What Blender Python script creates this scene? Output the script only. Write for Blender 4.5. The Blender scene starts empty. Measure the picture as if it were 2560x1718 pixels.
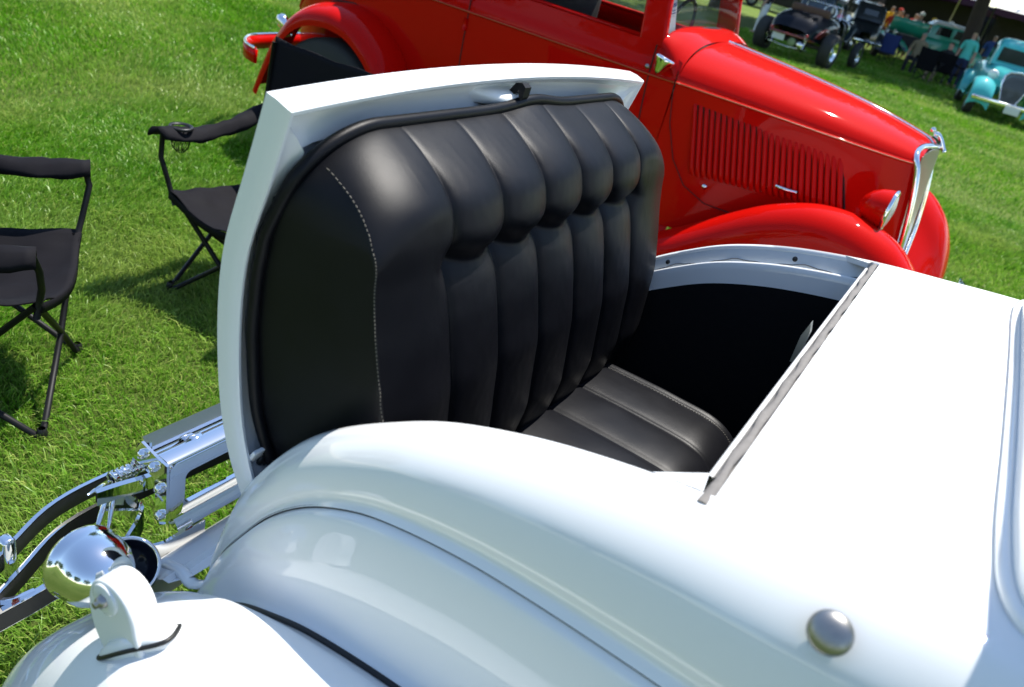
import bpy, bmesh, math, random
import numpy as np
from mathutils import Vector, Matrix
from mathutils import noise as mnoise
random.seed(7); rng = np.random.default_rng(7)
R = math.radians
sc = bpy.context.scene
col = sc.collection

# ------------------------------------------------------------------ camera, sky, sun, exposure
cd = bpy.data.cameras.new('camera'); cam = bpy.data.objects.new('camera', cd); col.objects.link(cam)
cd.sensor_width = 23.7; cd.lens = 23.7 * 2000 / 2560
cd.clip_start = 0.02; cd.clip_end = 900
cd.dof.use_dof = True; cd.dof.focus_distance = 1.75; cd.dof.aperture_fstop = 2.9
M = Matrix(((0.821, -0.430, 0.375), (0.521, 0.296, -0.801), (0.233, 0.853, 0.467)))
M = M.to_quaternion().to_matrix()
cam.matrix_world = Matrix.Translation((0, 0, 1.65)) @ M.to_4x4()
sc.camera = cam
SUN_EL = 66
w = bpy.data.worlds.new('World'); sc.world = w; w.use_nodes = True
wn = w.node_tree; bg = wn.nodes['Background']
sky = wn.nodes.new('ShaderNodeTexSky'); sky.sky_type = 'NISHITA'; sky.sun_disc = False
sky.sun_elevation = R(SUN_EL); sky.sun_rotation = R(9); sky.air_density = 1.0; sky.dust_density = 0.2
wn.links.new(sky.outputs[0], bg.inputs[0]); bg.inputs[1].default_value = 0.145
sd = bpy.data.lights.new('sun', 'SUN'); sun = bpy.data.objects.new('sun', sd); col.objects.link(sun)
sd.energy = 4.6; sd.angle = R(0.5); sd.color = (1.0, 0.955, 0.88)
sun.rotation_euler = (R(-(90 - SUN_EL)), 0, R(-9))
sc.view_settings.view_transform = 'Standard'; sc.view_settings.look = 'None'
sc.view_settings.gamma = 1; sc.view_settings.exposure = 0.76
sc.view_settings.use_curve_mapping = False
sc.render.engine = 'CYCLES'
sc.cycles.max_bounces = 8; sc.cycles.diffuse_bounces = 3; sc.cycles.glossy_bounces = 4
sc.cycles.transparent_max_bounces = 8; sc.cycles.caustics_reflective = False; sc.cycles.caustics_refractive = False

# ------------------------------------------------------------------ materials
def mat(name, c, rough=.5, metal=0, coat=0, spec=.5, bump=0, bscale=300, vary=0, vscale=8, trans=0, alpha=1, coatr=.03, vcol=None, cior=1.5):
    m = bpy.data.materials.new(name); m.use_nodes = True; t = m.node_tree
    b = t.nodes['Principled BSDF']
    b.inputs['Base Color'].default_value = (*c, 1); b.inputs['Roughness'].default_value = rough
    b.inputs['Metallic'].default_value = metal; b.inputs['Coat Weight'].default_value = coat
    b.inputs['Coat Roughness'].default_value = coatr; b.inputs['Coat IOR'].default_value = cior; b.inputs['Specular IOR Level'].default_value = spec
    b.inputs['Transmission Weight'].default_value = trans; b.inputs['Alpha'].default_value = alpha
    if bump or vary:
        tc = t.nodes.new('ShaderNodeTexCoord')
    if bump:
        n = t.nodes.new('ShaderNodeTexNoise'); n.inputs['Scale'].default_value = bscale; n.inputs['Detail'].default_value = 4
        bp = t.nodes.new('ShaderNodeBump'); bp.inputs['Strength'].default_value = bump; bp.inputs['Distance'].default_value = .002
        t.links.new(tc.outputs['Object'], n.inputs[0]); t.links.new(n.outputs[0], bp.inputs['Height']); t.links.new(bp.outputs[0], b.inputs['Normal'])
    if vary:
        n2 = t.nodes.new('ShaderNodeTexNoise'); n2.inputs['Scale'].default_value = vscale; n2.inputs['Detail'].default_value = 5
        mx = t.nodes.new('ShaderNodeMix'); mx.data_type = 'RGBA'
        c2 = vcol or tuple(min(1, x * (1 + vary)) for x in c)
        mx.inputs['A'].default_value = (*[x * (1 - vary * .6) for x in c], 1); mx.inputs['B'].default_value = (*c2, 1)
        t.links.new(tc.outputs['Object'], n2.inputs[0]); t.links.new(n2.outputs[0], mx.inputs['Factor']); t.links.new(mx.outputs['Result'], b.inputs['Base Color'])
        rr = t.nodes.new('ShaderNodeMapRange'); rr.inputs['To Min'].default_value = max(.02, rough * .85); rr.inputs['To Max'].default_value = min(1, rough * 1.2)
        t.links.new(n2.outputs[0], rr.inputs['Value']); t.links.new(rr.outputs[0], b.inputs['Roughness'])
    return m
WHITE = mat('white_paint', (.80, .81, .80), .5, spec=.1, coat=1, coatr=.015, bump=.004, bscale=20)
RED = mat('red_paint', (.50, .003, .001), .6, spec=.02, coat=.65, coatr=.03, cior=1.24, bump=.01, bscale=18)
CHROME = mat('chrome', (.84, .85, .86), .05, metal=1, bump=.03, bscale=60)
DCHROME = mat('weathered_chrome', (.33, .32, .30), .36, metal=1, vary=.3, vscale=40)
LEATHER = mat('black_leather', (.0045, .0047, .0065), .39, spec=.19, bump=.16, bscale=900, vary=.35, vscale=14)
STITCH = mat('stitch_thread', (.11, .10, .085), .8)
CLOTH = mat('black_carpet', (.010, .010, .011), .95, spec=.1, bump=.5, bscale=500)
RUBBER = mat('black_rubber', (.012, .012, .012), .42, spec=.4)
FLANGE = mat('shade_greyed_white', (.58, .61, .62), .5, vary=.12, vscale=25)  # white paint of the rail with its shade mixed into the base colour
GLUE = mat('old_gasket', (.15, .14, .13), .7, vary=.45, vscale=60, bump=.5, bscale=120)
NYLON = mat('black_nylon', (.006, .0055, .0075), .75, spec=.14, bump=.35, bscale=700, vary=.4, vscale=9)
BSTEEL = mat('black_tube', (.007, .007, .008), .5, spec=.25)
DARKBACK = mat('painted_bumper_back', (.010, .010, .011), .45, vary=.5, vscale=30)
TYRE = mat('tyre_rubber', (.020, .020, .020), .75, vary=.4, vscale=12)
RIM = mat('steel_rim', (.35, .38, .36), .3, metal=.8)
GLASS = mat('window_glass', (.02, .03, .03), .02, trans=0, alpha=.16, spec=.5)
LENS = mat('headlight_lens', (.75, .78, .75), .12, spec=.8, vary=.2, vscale=60)
STRIPE = mat('orange_stripe', (.36, .06, .008), .4)
SEAM = mat('panel_gap', (.02, .004, .003), .8)
DARKGAP = mat('dark_gap', (.01, .01, .01), .7)
BLACKP = mat('black_paint', (.004, .006, .012), .5, spec=.05, coat=.6, cior=1.3)
CHARC = mat('charcoal_paint', (.03, .035, .04), .3, coat=.8)
DRED = mat('dark_red_paint', (.16, .012, .008), .3, coat=1)
TURQ = mat('turquoise_paint', (.06, .44, .46), .5, spec=.1, coat=.8)
GREEN = mat('sea_green_paint', (.02, .36, .24), .35, coat=.8)
OFFW = mat('cream_white_paint', (.75, .76, .73), .4, coat=.5)
DARKW = mat('dark_upholstery', (.02, .018, .016), .8)
PLATE = mat('plate_white', (.62, .64, .66), .5)
PBLUE = mat('plate_blue', (.03, .05, .20), .5)
CARD = mat('card_white', (.66, .72, .74), .6)
TAILRED = mat('tail_lens_red', (.6, .02, .01), .15, coat=1)
BLUEFAB = mat('blue_nylon', (.015, .035, .16), .7, bump=.3)
TENT = mat('tent_white', (.85, .85, .83), .8)
PURPLE = mat('tent_purple', (.05, .012, .07), .8)
DARKT = mat('dark_trailer', (.018, .016, .020), .6, vary=.5, vscale=1.0)
MAROON = mat('faded_maroon_lettering', (.10, .035, .03), .7)
BARK = mat('bark', (.050, .036, .028), .9, vary=.5, vscale=6, bump=1, bscale=14)
SKIN = mat('skin', (.48, .27, .19), .55)
HAIRD = mat('hair_brown', (.05, .03, .02), .7)
HAIRG = mat('hair_grey', (.35, .33, .30), .7)
LEAF = bpy.data.materials.new('leaves'); LEAF.use_nodes = True
def leafy(m, base, attr, sat=.45, gl=.12):
    t = m.node_tree; t.nodes.clear(); N = t.nodes.new; L = t.links.new
    o = N('ShaderNodeOutputMaterial'); a = N('ShaderNodeAttribute'); a.attribute_name = attr
    tc = N('ShaderNodeTexCoord'); n = N('ShaderNodeTexNoise'); n.inputs['Scale'].default_value = .9; n.inputs['Detail'].default_value = 3
    L(tc.outputs['Object'], n.inputs[0])
    r1 = N('ShaderNodeValToRGB'); L(a.outputs['Fac'], r1.inputs[0])
    r1.color_ramp.elements[0].color = (*base[0], 1); r1.color_ramp.elements[1].color = (*base[2], 1)
    e = r1.color_ramp.elements.new(.55); e.color = (*base[1], 1)
    mx = N('ShaderNodeMix'); mx.data_type = 'RGBA'; mx.inputs['B'].default_value = (*base[3], 1)
    mr = N('ShaderNodeMapRange'); mr.inputs['From Min'].default_value = .45; mr.inputs['From Max'].default_value = .72; mr.inputs['To Max'].default_value = sat
    L(n.outputs[0], mr.inputs[0]); L(mr.outputs[0], mx.inputs['Factor']); L(r1.outputs[0], mx.inputs['A'])
    d = N('ShaderNodeBsdfDiffuse'); tr = N('ShaderNodeBsdfTranslucent'); g = N('ShaderNodeBsdfGlossy'); g.inputs['Roughness'].default_value = .35
    g.inputs['Color'].default_value = (.9, .95, .8, 1)
    L(mx.outputs['Result'], d.inputs[0]); L(mx.outputs['Result'], tr.inputs[0])
    s = N('ShaderNodeMixShader'); s.inputs[0].default_value = .42; L(d.outputs[0], s.inputs[1]); L(tr.outputs[0], s.inputs[2])
    s2 = N('ShaderNodeMixShader'); s2.inputs[0].default_value = gl; L(s.outputs[0], s2.inputs[1]); L(g.outputs[0], s2.inputs[2])
    L(s2.outputs[0], o.inputs[0])
GRASS = bpy.data.materials.new('grass_blades'); GRASS.use_nodes = True
leafy(GRASS, ((.05, .155, .004), (.135, .365, .013), (.44, .52, .13), (.36, .43, .11)), 'tint', sat=.65, gl=.02)
leafy(LEAF, ((.03, .07, .015), (.05, .10, .02), (.08, .13, .03), (.04, .08, .02)), 'tint', sat=.3, gl=.05)
LAWN = bpy.data.materials.new('lawn'); LAWN.use_nodes = True
def lawn_mat():
    t = LAWN.node_tree; N = t.nodes.new; L = t.links.new; b = t.nodes['Principled BSDF']
    tc = N('ShaderNodeTexCoord')
    a = N('ShaderNodeTexNoise'); a.inputs['Scale'].default_value = 1.1; a.inputs['Detail'].default_value = 6
    c = N('ShaderNodeTexNoise'); c.inputs['Scale'].default_value = 45; c.inputs['Detail'].default_value = 8; c.inputs['Roughness'].default_value = .8
    L(tc.outputs['Object'], a.inputs[0]); L(tc.outputs['Object'], c.inputs[0])
    r = N('ShaderNodeValToRGB'); L(c.outputs[0], r.inputs[0])
    r.color_ramp.elements[0].position = .3; r.color_ramp.elements[0].color = (.040, .085, .008, 1)
    r.color_ramp.elements[1].position = .7; r.color_ramp.elements[1].color = (.18, .26, .045, 1)
    m = N('ShaderNodeMix'); m.data_type = 'RGBA'; m.inputs['B'].default_value = (.22, .27, .07, 1)
    mr = N('ShaderNodeMapRange'); mr.inputs['From Min'].default_value = .4; mr.inputs['From Max'].default_value = .75; mr.inputs['To Max'].default_value = .6
    L(a.outputs[0], mr.inputs[0]); L(mr.outputs[0], m.inputs['Factor']); L(r.outputs[0], m.inputs['A']); L(m.outputs['Result'], b.inputs['Base Color'])
    b.inputs['Roughness'].default_value = .9; b.inputs['Specular IOR Level'].default_value = .15
    bp = N('ShaderNodeBump'); bp.inputs['Strength'].default_value = 1; bp.inputs['Distance'].default_value = .03
    L(c.outputs[0], bp.inputs['Height']); L(bp.outputs[0], b.inputs['Normal'])
lawn_mat()

# ------------------------------------------------------------------ helpers
def wloc(p):
    v = Vector((0, 0, 0))
    while p is not None: v += p.location; p = p.parent
    return v
def mk(name, V, F, m, parent=None, world=False, smooth=True, merge=False, sharp=None):
    V = np.asarray(V, float).reshape(-1, 3)
    if world and parent is not None: V = V - np.array(wloc(parent))
    me = bpy.data.meshes.new(name); me.from_pydata([tuple(map(float, v)) for v in V], [], [tuple(int(i) for i in f) for f in F])
    if merge:
        b = bmesh.new(); b.from_mesh(me); bmesh.ops.remove_doubles(b, verts=b.verts, dist=1e-4); bmesh.ops.recalc_face_normals(b, faces=b.faces); b.to_mesh(me); b.free()
    me.polygons.foreach_set('use_smooth', [smooth] * len(me.polygons))
    if sharp and smooth:
        try: me.set_sharp_from_angle(angle=R(sharp))
        except Exception: pass
    me.materials.append(m); me.update()
    o = bpy.data.objects.new(name, me); col.objects.link(o); o.parent = parent
    return o
def root(name, loc, label, cat, rz=0, group=None):
    o = bpy.data.objects.new(name, None); o.empty_display_size = .1; col.objects.link(o); o.location = loc; o.rotation_euler = (0, 0, rz)
    o['label'] = label; o['category'] = cat
    if group: o['group'] = group
    return o
class MB:                       # collects shapes into one mesh
    def __init__(s): s.V = []; s.F = []
    def add(s, V, F):
        n = len(s.V); s.V += [tuple(v) for v in V]; s.F += [tuple(i + n for i in f) for f in F]; return s
    def box(s, c, d, rot=None):
        V = [Vector((sx * d[0] / 2, sy * d[1] / 2, sz * d[2] / 2)) for sx in (-1, 1) for sy in (-1, 1) for sz in (-1, 1)]
        if rot is not None: V = [rot @ v for v in V]
        return s.add([v + Vector(c) for v in V], [(0, 1, 3, 2), (4, 6, 7, 5), (0, 4, 5, 1), (2, 3, 7, 6), (0, 2, 6, 4), (1, 5, 7, 3)])
    def rbox(s, c, d, r=.01, rot=None, seg=3):      # box with bevelled edges
        b = bmesh.new(); bmesh.ops.create_cube(b, size=1); bmesh.ops.scale(b, vec=d, verts=b.verts)
        bmesh.ops.bevel(b, geom=list(b.edges), offset=r, segments=seg, affect='EDGES', profile=.5)
        V = [v.co.copy() for v in b.verts]; F = [[x.index for x in f.verts] for f in b.faces]; b.free()
        if rot is not None: V = [rot @ v for v in V]
        return s.add([v + Vector(c) for v in V], F)
    def grid(s, G, closeu=False, closev=False):
        G = np.asarray(G, float); n, m = G.shape[:2]; F = []
        for i in range(n if closeu else n - 1):
            for j in range(m if closev else m - 1):
                F.append((i * m + j, ((i + 1) % n) * m + j, ((i + 1) % n) * m + (j + 1) % m, i * m + (j + 1) % m))
        return s.add(G.reshape(-1, 3), F)
    def tube(s, P, r, sides=8, closed=False, cap=True, flat=1.0):
        P = [Vector(p) for p in P]; n = len(P); rs = r if hasattr(r, '__len__') else [r] * n
        rings = []; up = None
        for i in range(n):
            if closed: t = (P[(i + 1) % n] - P[i - 1]).normalized()
            else: t = (P[min(i + 1, n - 1)] - P[max(i - 1, 0)]).normalized()
            if up is None: up = Vector((0, 0, 1)) if abs(t.z) < .9 else Vector((1, 0, 0))
            a = t.cross(up).normalized(); up2 = a.cross(t).normalized(); up = up2
            rings.append([P[i] + (a * math.cos(q) + up2 * math.sin(q) * flat) * rs[i] for q in [2 * math.pi * k / sides for k in range(sides)]])
        s.grid([[tuple(v) for v in ring] for ring in rings], closeu=closed, closev=True)
        if cap and not closed:
            m = len(s.V) - n * sides
            s.F.append(tuple(range(m + sides - 1, m - 1, -1))); s.F.append(tuple(range(len(s.V) - sides, len(s.V))))
        return s
    def lathe(s, prof, c=(0, 0, 0), axis=(0, 0, 1), seg=32):      # prof: (radius, height)
        q = Vector((0, 0, 1)).rotation_difference(Vector(axis).normalized()).to_matrix(); c = Vector(c)
        G = [[tuple(q @ Vector((r * math.cos(2 * math.pi * k / seg), r * math.sin(2 * math.pi * k / seg), h)) + c) for k in range(seg)] for r, h in prof]
        return s.grid(G, closev=True)
    def prism(s, poly, a, b):      # poly of 3D points swept from offset a to offset b
        n = len(poly); P = [Vector(p) for p in poly]
        s.add([p + Vector(a) for p in P] + [p + Vector(b) for p in P],
              [tuple(range(n - 1, -1, -1)), tuple(range(n, 2 * n))] + [(i, (i + 1) % n, (i + 1) % n + n, i + n) for i in range(n)])
        return s
    def ob(s, name, m, parent=None, world=False, smooth=True, merge=False, sharp=None):
        return mk(name, s.V, s.F, m, parent, world, smooth, merge, sharp)
def cr(P, n):                   # Catmull-Rom, uniform in control index
    P = np.asarray(P, float); k = len(P); E = np.vstack([2 * P[0] - P[1], P, 2 * P[-1] - P[-2]])
    out = []
    for u in np.linspace(0, k - 1, n):
        i = min(int(u), k - 2); t = u - i; a, b, c, d = E[i], E[i + 1], E[i + 2], E[i + 3]
        out.append(.5 * ((2 * b) + (c - a) * t + (2 * a - 5 * b + 4 * c - d) * t * t + (3 * b - a - 3 * c + d) * t ** 3))
    return np.array(out)
def loft(curves, n, m, along=True):      # curves: guides with equal station counts -> grid n (stations) x m (across)
    A = np.array([cr(c, n) for c in curves])
    return np.array([cr(A[:, i], m) for i in range(n)])
def thick(G, t):                # gives a grid real thickness along its normals; returns V, F
    G = np.asarray(G, float); n, m = G.shape[:2]
    du = np.gradient(G, axis=0); dv = np.gradient(G, axis=1); N = np.cross(du, dv); N /= np.linalg.norm(N, axis=2, keepdims=True) + 1e-12
    b = MB(); b.grid(G); b.grid((G - N * t)[:, ::-1])
    o = n * m
    for i in range(n - 1):
        b.F.append((i * m, o + i * m + m - 1, o + (i + 1) * m + m - 1, (i + 1) * m)); b.F.append((i * m + m - 1, (i + 1) * m + m - 1, o + (i + 1) * m, o + i * m))
    for j in range(m - 1):
        b.F.append((j, j + 1, o + m - 2 - j, o + m - 1 - j)); k = (n - 1) * m
        b.F.append((k + j, o + k + m - 1 - j, o + k + m - 2 - j, k + j + 1))
    return b

# ================================================================== GROUND
o = mk('lawn', [(-400, -400, 0), (400, -400, 0), (400, 400, 0), (-400, 400, 0)], [(0, 1, 2, 3)], LAWN, smooth=False); o['kind'] = 'structure'
def make_grass():
    # ground polygon seen and its surroundings: sample positions with density falling off with distance
    cands = []
    def region(n, x0, x1, y0, y1):
        return np.column_stack([rng.uniform(x0, x1, n), rng.uniform(y0, y1, n)])
    P = np.vstack([region(290000, -4.6, -.7, .2, 4.2), region(200000, -10.5, -3.6, 2.2, 10), region(110000, -2.5, 2.5, 4.6, 10), region(90000, -8, 2.5, 9, 20), region(60000, -8, 3, 19, 36), region(40000, -20, -8, 5, 20)])
    # keep what lies inside the cone of sight, widened by a margin for a side step
    Rm = np.array(M).T; q = np.column_stack([P, np.zeros(len(P))]) - [0, 0, 1.65]
    c = q @ np.array(M); z = -c[:, 2]
    u = c[:, 0] / np.maximum(z, .1); v = c[:, 1] / np.maximum(z, .1)
    P = P[(z > .3) & (abs(u) < .92) & (abs(v) < .72)]
    d = np.hypot(P[:, 0], P[:, 1]); keep = ~((P[:, 0] > -.85) & (P[:, 1] > .75) & (P[:, 1] < 2.2)); P = P[keep]; d = d[keep]
    n = len(P)
    clump = (np.sin(P[:, 0] * 9 + 3 * np.sin(P[:, 1] * 7)) * np.sin(P[:, 1] * 11 + 2 * np.sin(P[:, 0] * 6)) + 1) / 2
    patch = (np.sin(P[:, 0] * 1.7 + 1.3 * np.sin(P[:, 1] * 1.1)) + np.sin(P[:, 1] * 2.3 + np.sin(P[:, 0] * 2.9)) + 2) / 4
    h = rng.uniform(.020, .048, n) * (.6 + .5 * clump + .5 * patch) + (rng.random(n) > .985) * .03
    h = h * (1 + .02 * d); wd = rng.uniform(.0012, .0024, n) * np.maximum(1, (d / 3.0)) ** .8
    a = rng.uniform(0, 2 * np.pi, n); lean = rng.uniform(.25, 1.25, n); flow = np.sin(P[:, 0] * 2.1 + P[:, 1] * 1.3) * 1.5 + np.sin(P[:, 1] * 5) * .8
    la = flow + rng.normal(0, 1.2, n)
    dx = np.cos(la) * lean; dy = np.sin(la) * lean
    wx = np.cos(a) * wd; wy = np.sin(a) * wd
    B = np.column_stack([P, np.zeros(n) - .003])
    mid = B + np.column_stack([dx * h * .35, dy * h * .35, h * .62]); tip = B + np.column_stack([dx * h, dy * h, h * (1.12 - .35 * lean)])
    W = np.column_stack([wx, wy, np.zeros(n)])
    V = np.stack([B - W, B + W, mid + W * .8, mid - W * .8, tip], 1).reshape(-1, 3)
    i = np.arange(n)[:, None] * 5
    quads = np.hstack([i, i + 1, i + 2, i + 3]); tris = np.hstack([i + 3, i + 2, i + 4])
    me = bpy.data.meshes.new('grass'); me.vertices.add(len(V)); me.vertices.foreach_set('co', V.ravel())
    loops = np.concatenate([quads.ravel(), tris.ravel()]).astype(np.int32)
    me.loops.add(len(loops)); me.loops.foreach_set('vertex_index', loops)
    me.polygons.add(2 * n)
    st = np.concatenate([np.arange(n) * 4, 4 * n + np.arange(n) * 3]).astype(np.int32)
    me.polygons.foreach_set('loop_start', st)
    try: me.polygons.foreach_set('loop_total', np.concatenate([np.full(n, 4), np.full(n, 3)]).astype(np.int32))
    except Exception: pass
    me.update(calc_edges=True)
    at = me.attributes.new('tint', 'FLOAT', 'POINT')
    tv = np.clip(rng.beta(2, 2.6, n) + (rng.random(n) > .93) * .45 + .12 * (clump - .5) + .22 * (.5 - patch), 0, 1); at.data.foreach_set('value', np.repeat(tv, 5))
    me.materials.append(GRASS)
    g = bpy.data.objects.new('grass', me); col.objects.link(g); g['kind'] = 'stuff'
    g['label'] = 'short mown green grass with paler dry blades'; g['category'] = 'grass'
    print('blades', n)
make_grass()

# ================================================================== WHITE CAR
YC = 1.345
WC = root('white_roadster', (-.2, YC, 0), 'white vintage car with open rumble seat in the foreground', 'car')
def wp(L, side=1): return [(x, YC - side * v, z) for x, v, z in L]
# guides, (x, half width, z)
gA = [(-.790, .572, .60), (-.765, .577, .70), (-.722, .581, .785), (-.655, .584, .88), (-.585, .585, .948), (-.50, .585, 1.008), (-.41, .585, 1.060), (-.30, .585, 1.103), (-.19, .585, 1.133), (-.07, .586, 1.156), (.06, .59, 1.172), (.20, .605, 1.186), (.45, .64, 1.20), (.95, .68, 1.21)]
gC = [(-.800, .612, .50), (-.758, .622, .60), (-.697, .635, .70), (-.638, .645, .783), (-.566, .655, .854), (-.483, .665, .908), (-.405, .675, .941), (-.30, .683, .966), (-.20, .688, .977), (-.09, .692, .982), (.03, .697, .985), (.20, .70, .985), (.45, .71, .985), (.95, .72, .985)]
gE = [(-.815, .640, .40), (-.775, .652, .48), (-.737, .668, .527), (-.690, .677, .575), (-.627, .690, .630), (-.56, .699, .669), (-.492, .705, .699), (-.407, .710, .721), (-.327, .710, .730), (-.22, .712, .738), (-.08, .714, .742), (.08, .715, .742), (.40, .715, .735), (.95, .72, .72)]
def mixg(a, b, f, g, dv=0, dz=0): return [(p[0] + (q[0] - p[0]) * (f + g) / 2, p[1] + (q[1] - p[1]) * f + dv, p[2] + (q[2] - p[2]) * g + dz) for p, q in zip(a, b)]
gAi = [(x, v - .10, z + .004) for x, v, z in gA]
gB1 = mixg(gA, gC, .42, .09); gB2 = mixg(gA, gC, .80, .36); gB3 = mixg(gA, gC, .95, .72, dv=-.001); gC1 = mixg(gA, gC, .94, .90, dv=-.004)
NS = 105
def upper_side(side):
    cur = [wp(g, side) for g in (gAi, gA, gB1, gB2, gB3, gC1, gC)]
    A = np.array([cr(c, NS) for c in cur])
    return np.array([cr(A[:, i], 43) for i in range(NS)])
UB = MB()
near = upper_side(1); far = upper_side(-1)
k0 = 7         # first column at guide A
UB.grid(near[:, k0:]); UB.grid(far[:, k0:][:, ::-1])
i0 = int(round(9 / 13 * (NS - 1)))     # station at the front edge of the opening
deck = []
for i in range(i0, NS):
    a = near[i, k0]; b = far[i, k0]; row = [a]
    for t in np.linspace(0, 1, 26)[1:-1]:
        cz = .007 * math.sin(math.pi * t) ** .7
        row.append(a + (b - a) * t + np.array([0, 0, cz + .0]))
    row.append(b); deck.append(row)
UB.grid(deck)
# rear face of the body under the lid hinge
rear = [[near[0, k0] + (far[0, k0] - near[0, k0]) * t + np.array([-.02 * math.sin(math.pi * t), 0, dz]) for t in np.linspace(0, 1, 16)] for dz in (0, -.05, -.12)]
UB.grid(rear)
# a rolled return flange along the rail so the sheet has an edge
for S, si in ((near, 1), (far, -1)):
    top = S[4:i0 + 1, k0]; UB.grid(np.array([top, top + [0, si * .004, -.004], top + [0, si * .004, -.014]]))
fe = np.array(deck[0]); UB.grid(np.array([fe, fe + [-.003, 0, -.002], fe + [-.003, 0, -.010]]))
body = UB.ob('body', WHITE, WC, world=True, merge=True, sharp=50)
# flange, inner lip and inner wall round the opening
def rail_parts(S, si):
    top = S[2:i0 + 1, k0]
    def off(dy, dz): return top + np.array([0, si * dy, dz])
    f = MB().grid(np.array([off(.0042, -.011), off(.008, -.018), off(.013, -.032), off(.018, -.045), off(.021, -.047)])).ob('rail_flange', FLANGE, WC, world=True)
    l = MB().grid(np.array([off(.0205, -.052), off(.0205, -.043), off(.023, -.040), off(.027, -.040), off(.0295, -.043), off(.031, -.060), off(.034, -.098)])).ob('inner_lip', WHITE, WC, world=True)
    # screws and wavy glue marks
    n = len(top)
    for fr in (.5, .83):
        p = off(.0105, -.025)[int(fr * (n - 1))]
        MB().lathe([(.0, .003), (.003, .003), (.0055, .001), (.0065, 0), (.0065, -.003)], p, (0, si * .93, .36), 14).ob('screw', RUBBER, f, world=True)
    g = MB()
    wv = [tuple(off(.0165, -.0395 + .006 * math.sin(i * .55) ** 3)[i]) for i in range(10, n - 2)]
    g.tube(wv, .0011, 5); g.ob('glue_bead', GLUE, f, world=True)
rail_parts(near, 1); rail_parts(far, -1)
fe2 = fe[1:-1]
MB().grid(np.array([fe2 + [-.0035, 0, -.010], fe2 + [-.010, 0, -.008], fe2 + [-.018, 0, -.010], fe2 + [-.020, 0, -.016]])).ob('deck_edge_gasket', GLUE, WC, world=True)
MB().grid(np.array([fe2 + [-.018, 0, -.018], fe2 + [-.019, 0, -.011], fe2 + [-.022, 0, -.010], fe2 + [-.025, 0, -.012], fe2 + [-.025, 0, -.02], fe2 + [-.022, 0, -.05]])).ob('inner_lip', WHITE, WC, world=True)
for S, si in ((near, 1), (far, -1)):
    a = S[i0 - 5, k0] + [0, 0, .001]; b_ = S[i0, k0] + [-.017, 0, -.001]; c_ = b_ + np.array([-.006, si * .036, .001])
    MB().add([a, b_, c_, a - [0, 0, .012], b_ - [0, 0, .012], c_ - [0, 0, .012]], [(0, 1, 2), (3, 5, 4), (0, 2, 5, 3)]).ob('corner_plate', WHITE, WC, world=True, smooth=False)
# wrinkled old gasket strip on top of the deck edge
pts = []
for i, p in enumerate(fe[0:-1]):
    for k in range(3):
        q = p + (fe[i + 1] - p) * k / 3; pts.append((q[0] - .010 + .0012 * math.sin(i * 2.3 + k), q[1], q[2] - .004 + .0010 * math.sin(i * 3.1 + k * 2)))
pts = [tuple(fe[0] + [-.011, -.018, -.0045])] + pts
MB().tube(pts, [.0062 + .0012 * math.sin(i * .9) for i in range(len(pts))], 8, flat=.45).ob('deck_edge_gasket', GLUE, WC, world=True)
# quarter panel between seam and welt
gD0 = [(x, v - .002, z - .0035) for x, v, z in gC]
gD1 = mixg(gC, gE, .18, .10, dv=.006); gD2 = mixg(gC, gE, .45, .45, dv=.010); gD3 = mixg(gC, gE, .72, .78, dv=.002); gD4 = mixg(gC, gE, .86, .91, dv=-.001); gD5 = [(x, v, z + .004) for x, v, z in gE]
for si in (1, -1):
    G = loft([wp(g, si) for g in (gD0, gD1, gD2, gD3, gD4, gD5)], NS, 26)
    MB().grid(G).ob('quarter_panel', WHITE, WC, world=True)
    MB().tube(cr(wp([(x, v - .0035, z - .0015) for x, v, z in gC], si), 90), .0032, 6).ob('panel_seam', DARKGAP, WC, world=True)
    P = cr(wp(gE, si), 90); MB().tube(P, [.0025 + .0032 * min(1, i / 28) for i in range(90)], 8).ob('fender_welt', RUBBER, WC, world=True)
# rear fenders
gF = {}
def fen(L): return L
f0 = [(x, v + .002, z - .003) for x, v, z in gE]
G1 = [(-1.02, .66, .20), (-.965, .675, .32), (-.905, .70, .42), (-.835, .72, .515), (-.752, .735, .602), (-.66, .745, .672), (-.575, .755, .712), (-.48, .762, .737), (-.38, .765, .750), (-.26, .767, .757), (-.10, .768, .76), (.08, .768, .758), (.40, .765, .73), (.95, .76, .62)]
G2 = [(-1.045, .82, .20), (-.985, .83, .32), (-.925, .835, .43), (-.85, .84, .525), (-.765, .845, .605), (-.672, .85, .672), (-.58, .853, .715), (-.48, .855, .742), (-.38, .856, .757), (-.26, .857, .765), (-.10, .857, .768), (.08, .857, .764), (.40, .857, .71), (.95, .857, .52)]
G3 = [(x + .02, v + .075, z - .028) for x, v, z in G2]
G4 = [(x + .05, v + .125, z - .10) for x, v, z in G2]
G5 = [(x + .10, v + .140, z - .21) for x, v, z in G2]
for si in (1, -1):
    G = loft([wp(g, si) for g in (f0, G1, G2, G3, G4, G5)], NS, 40)
    fdr = MB().grid(G).ob('rear_fender', WHITE, WC, world=True)
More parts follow.
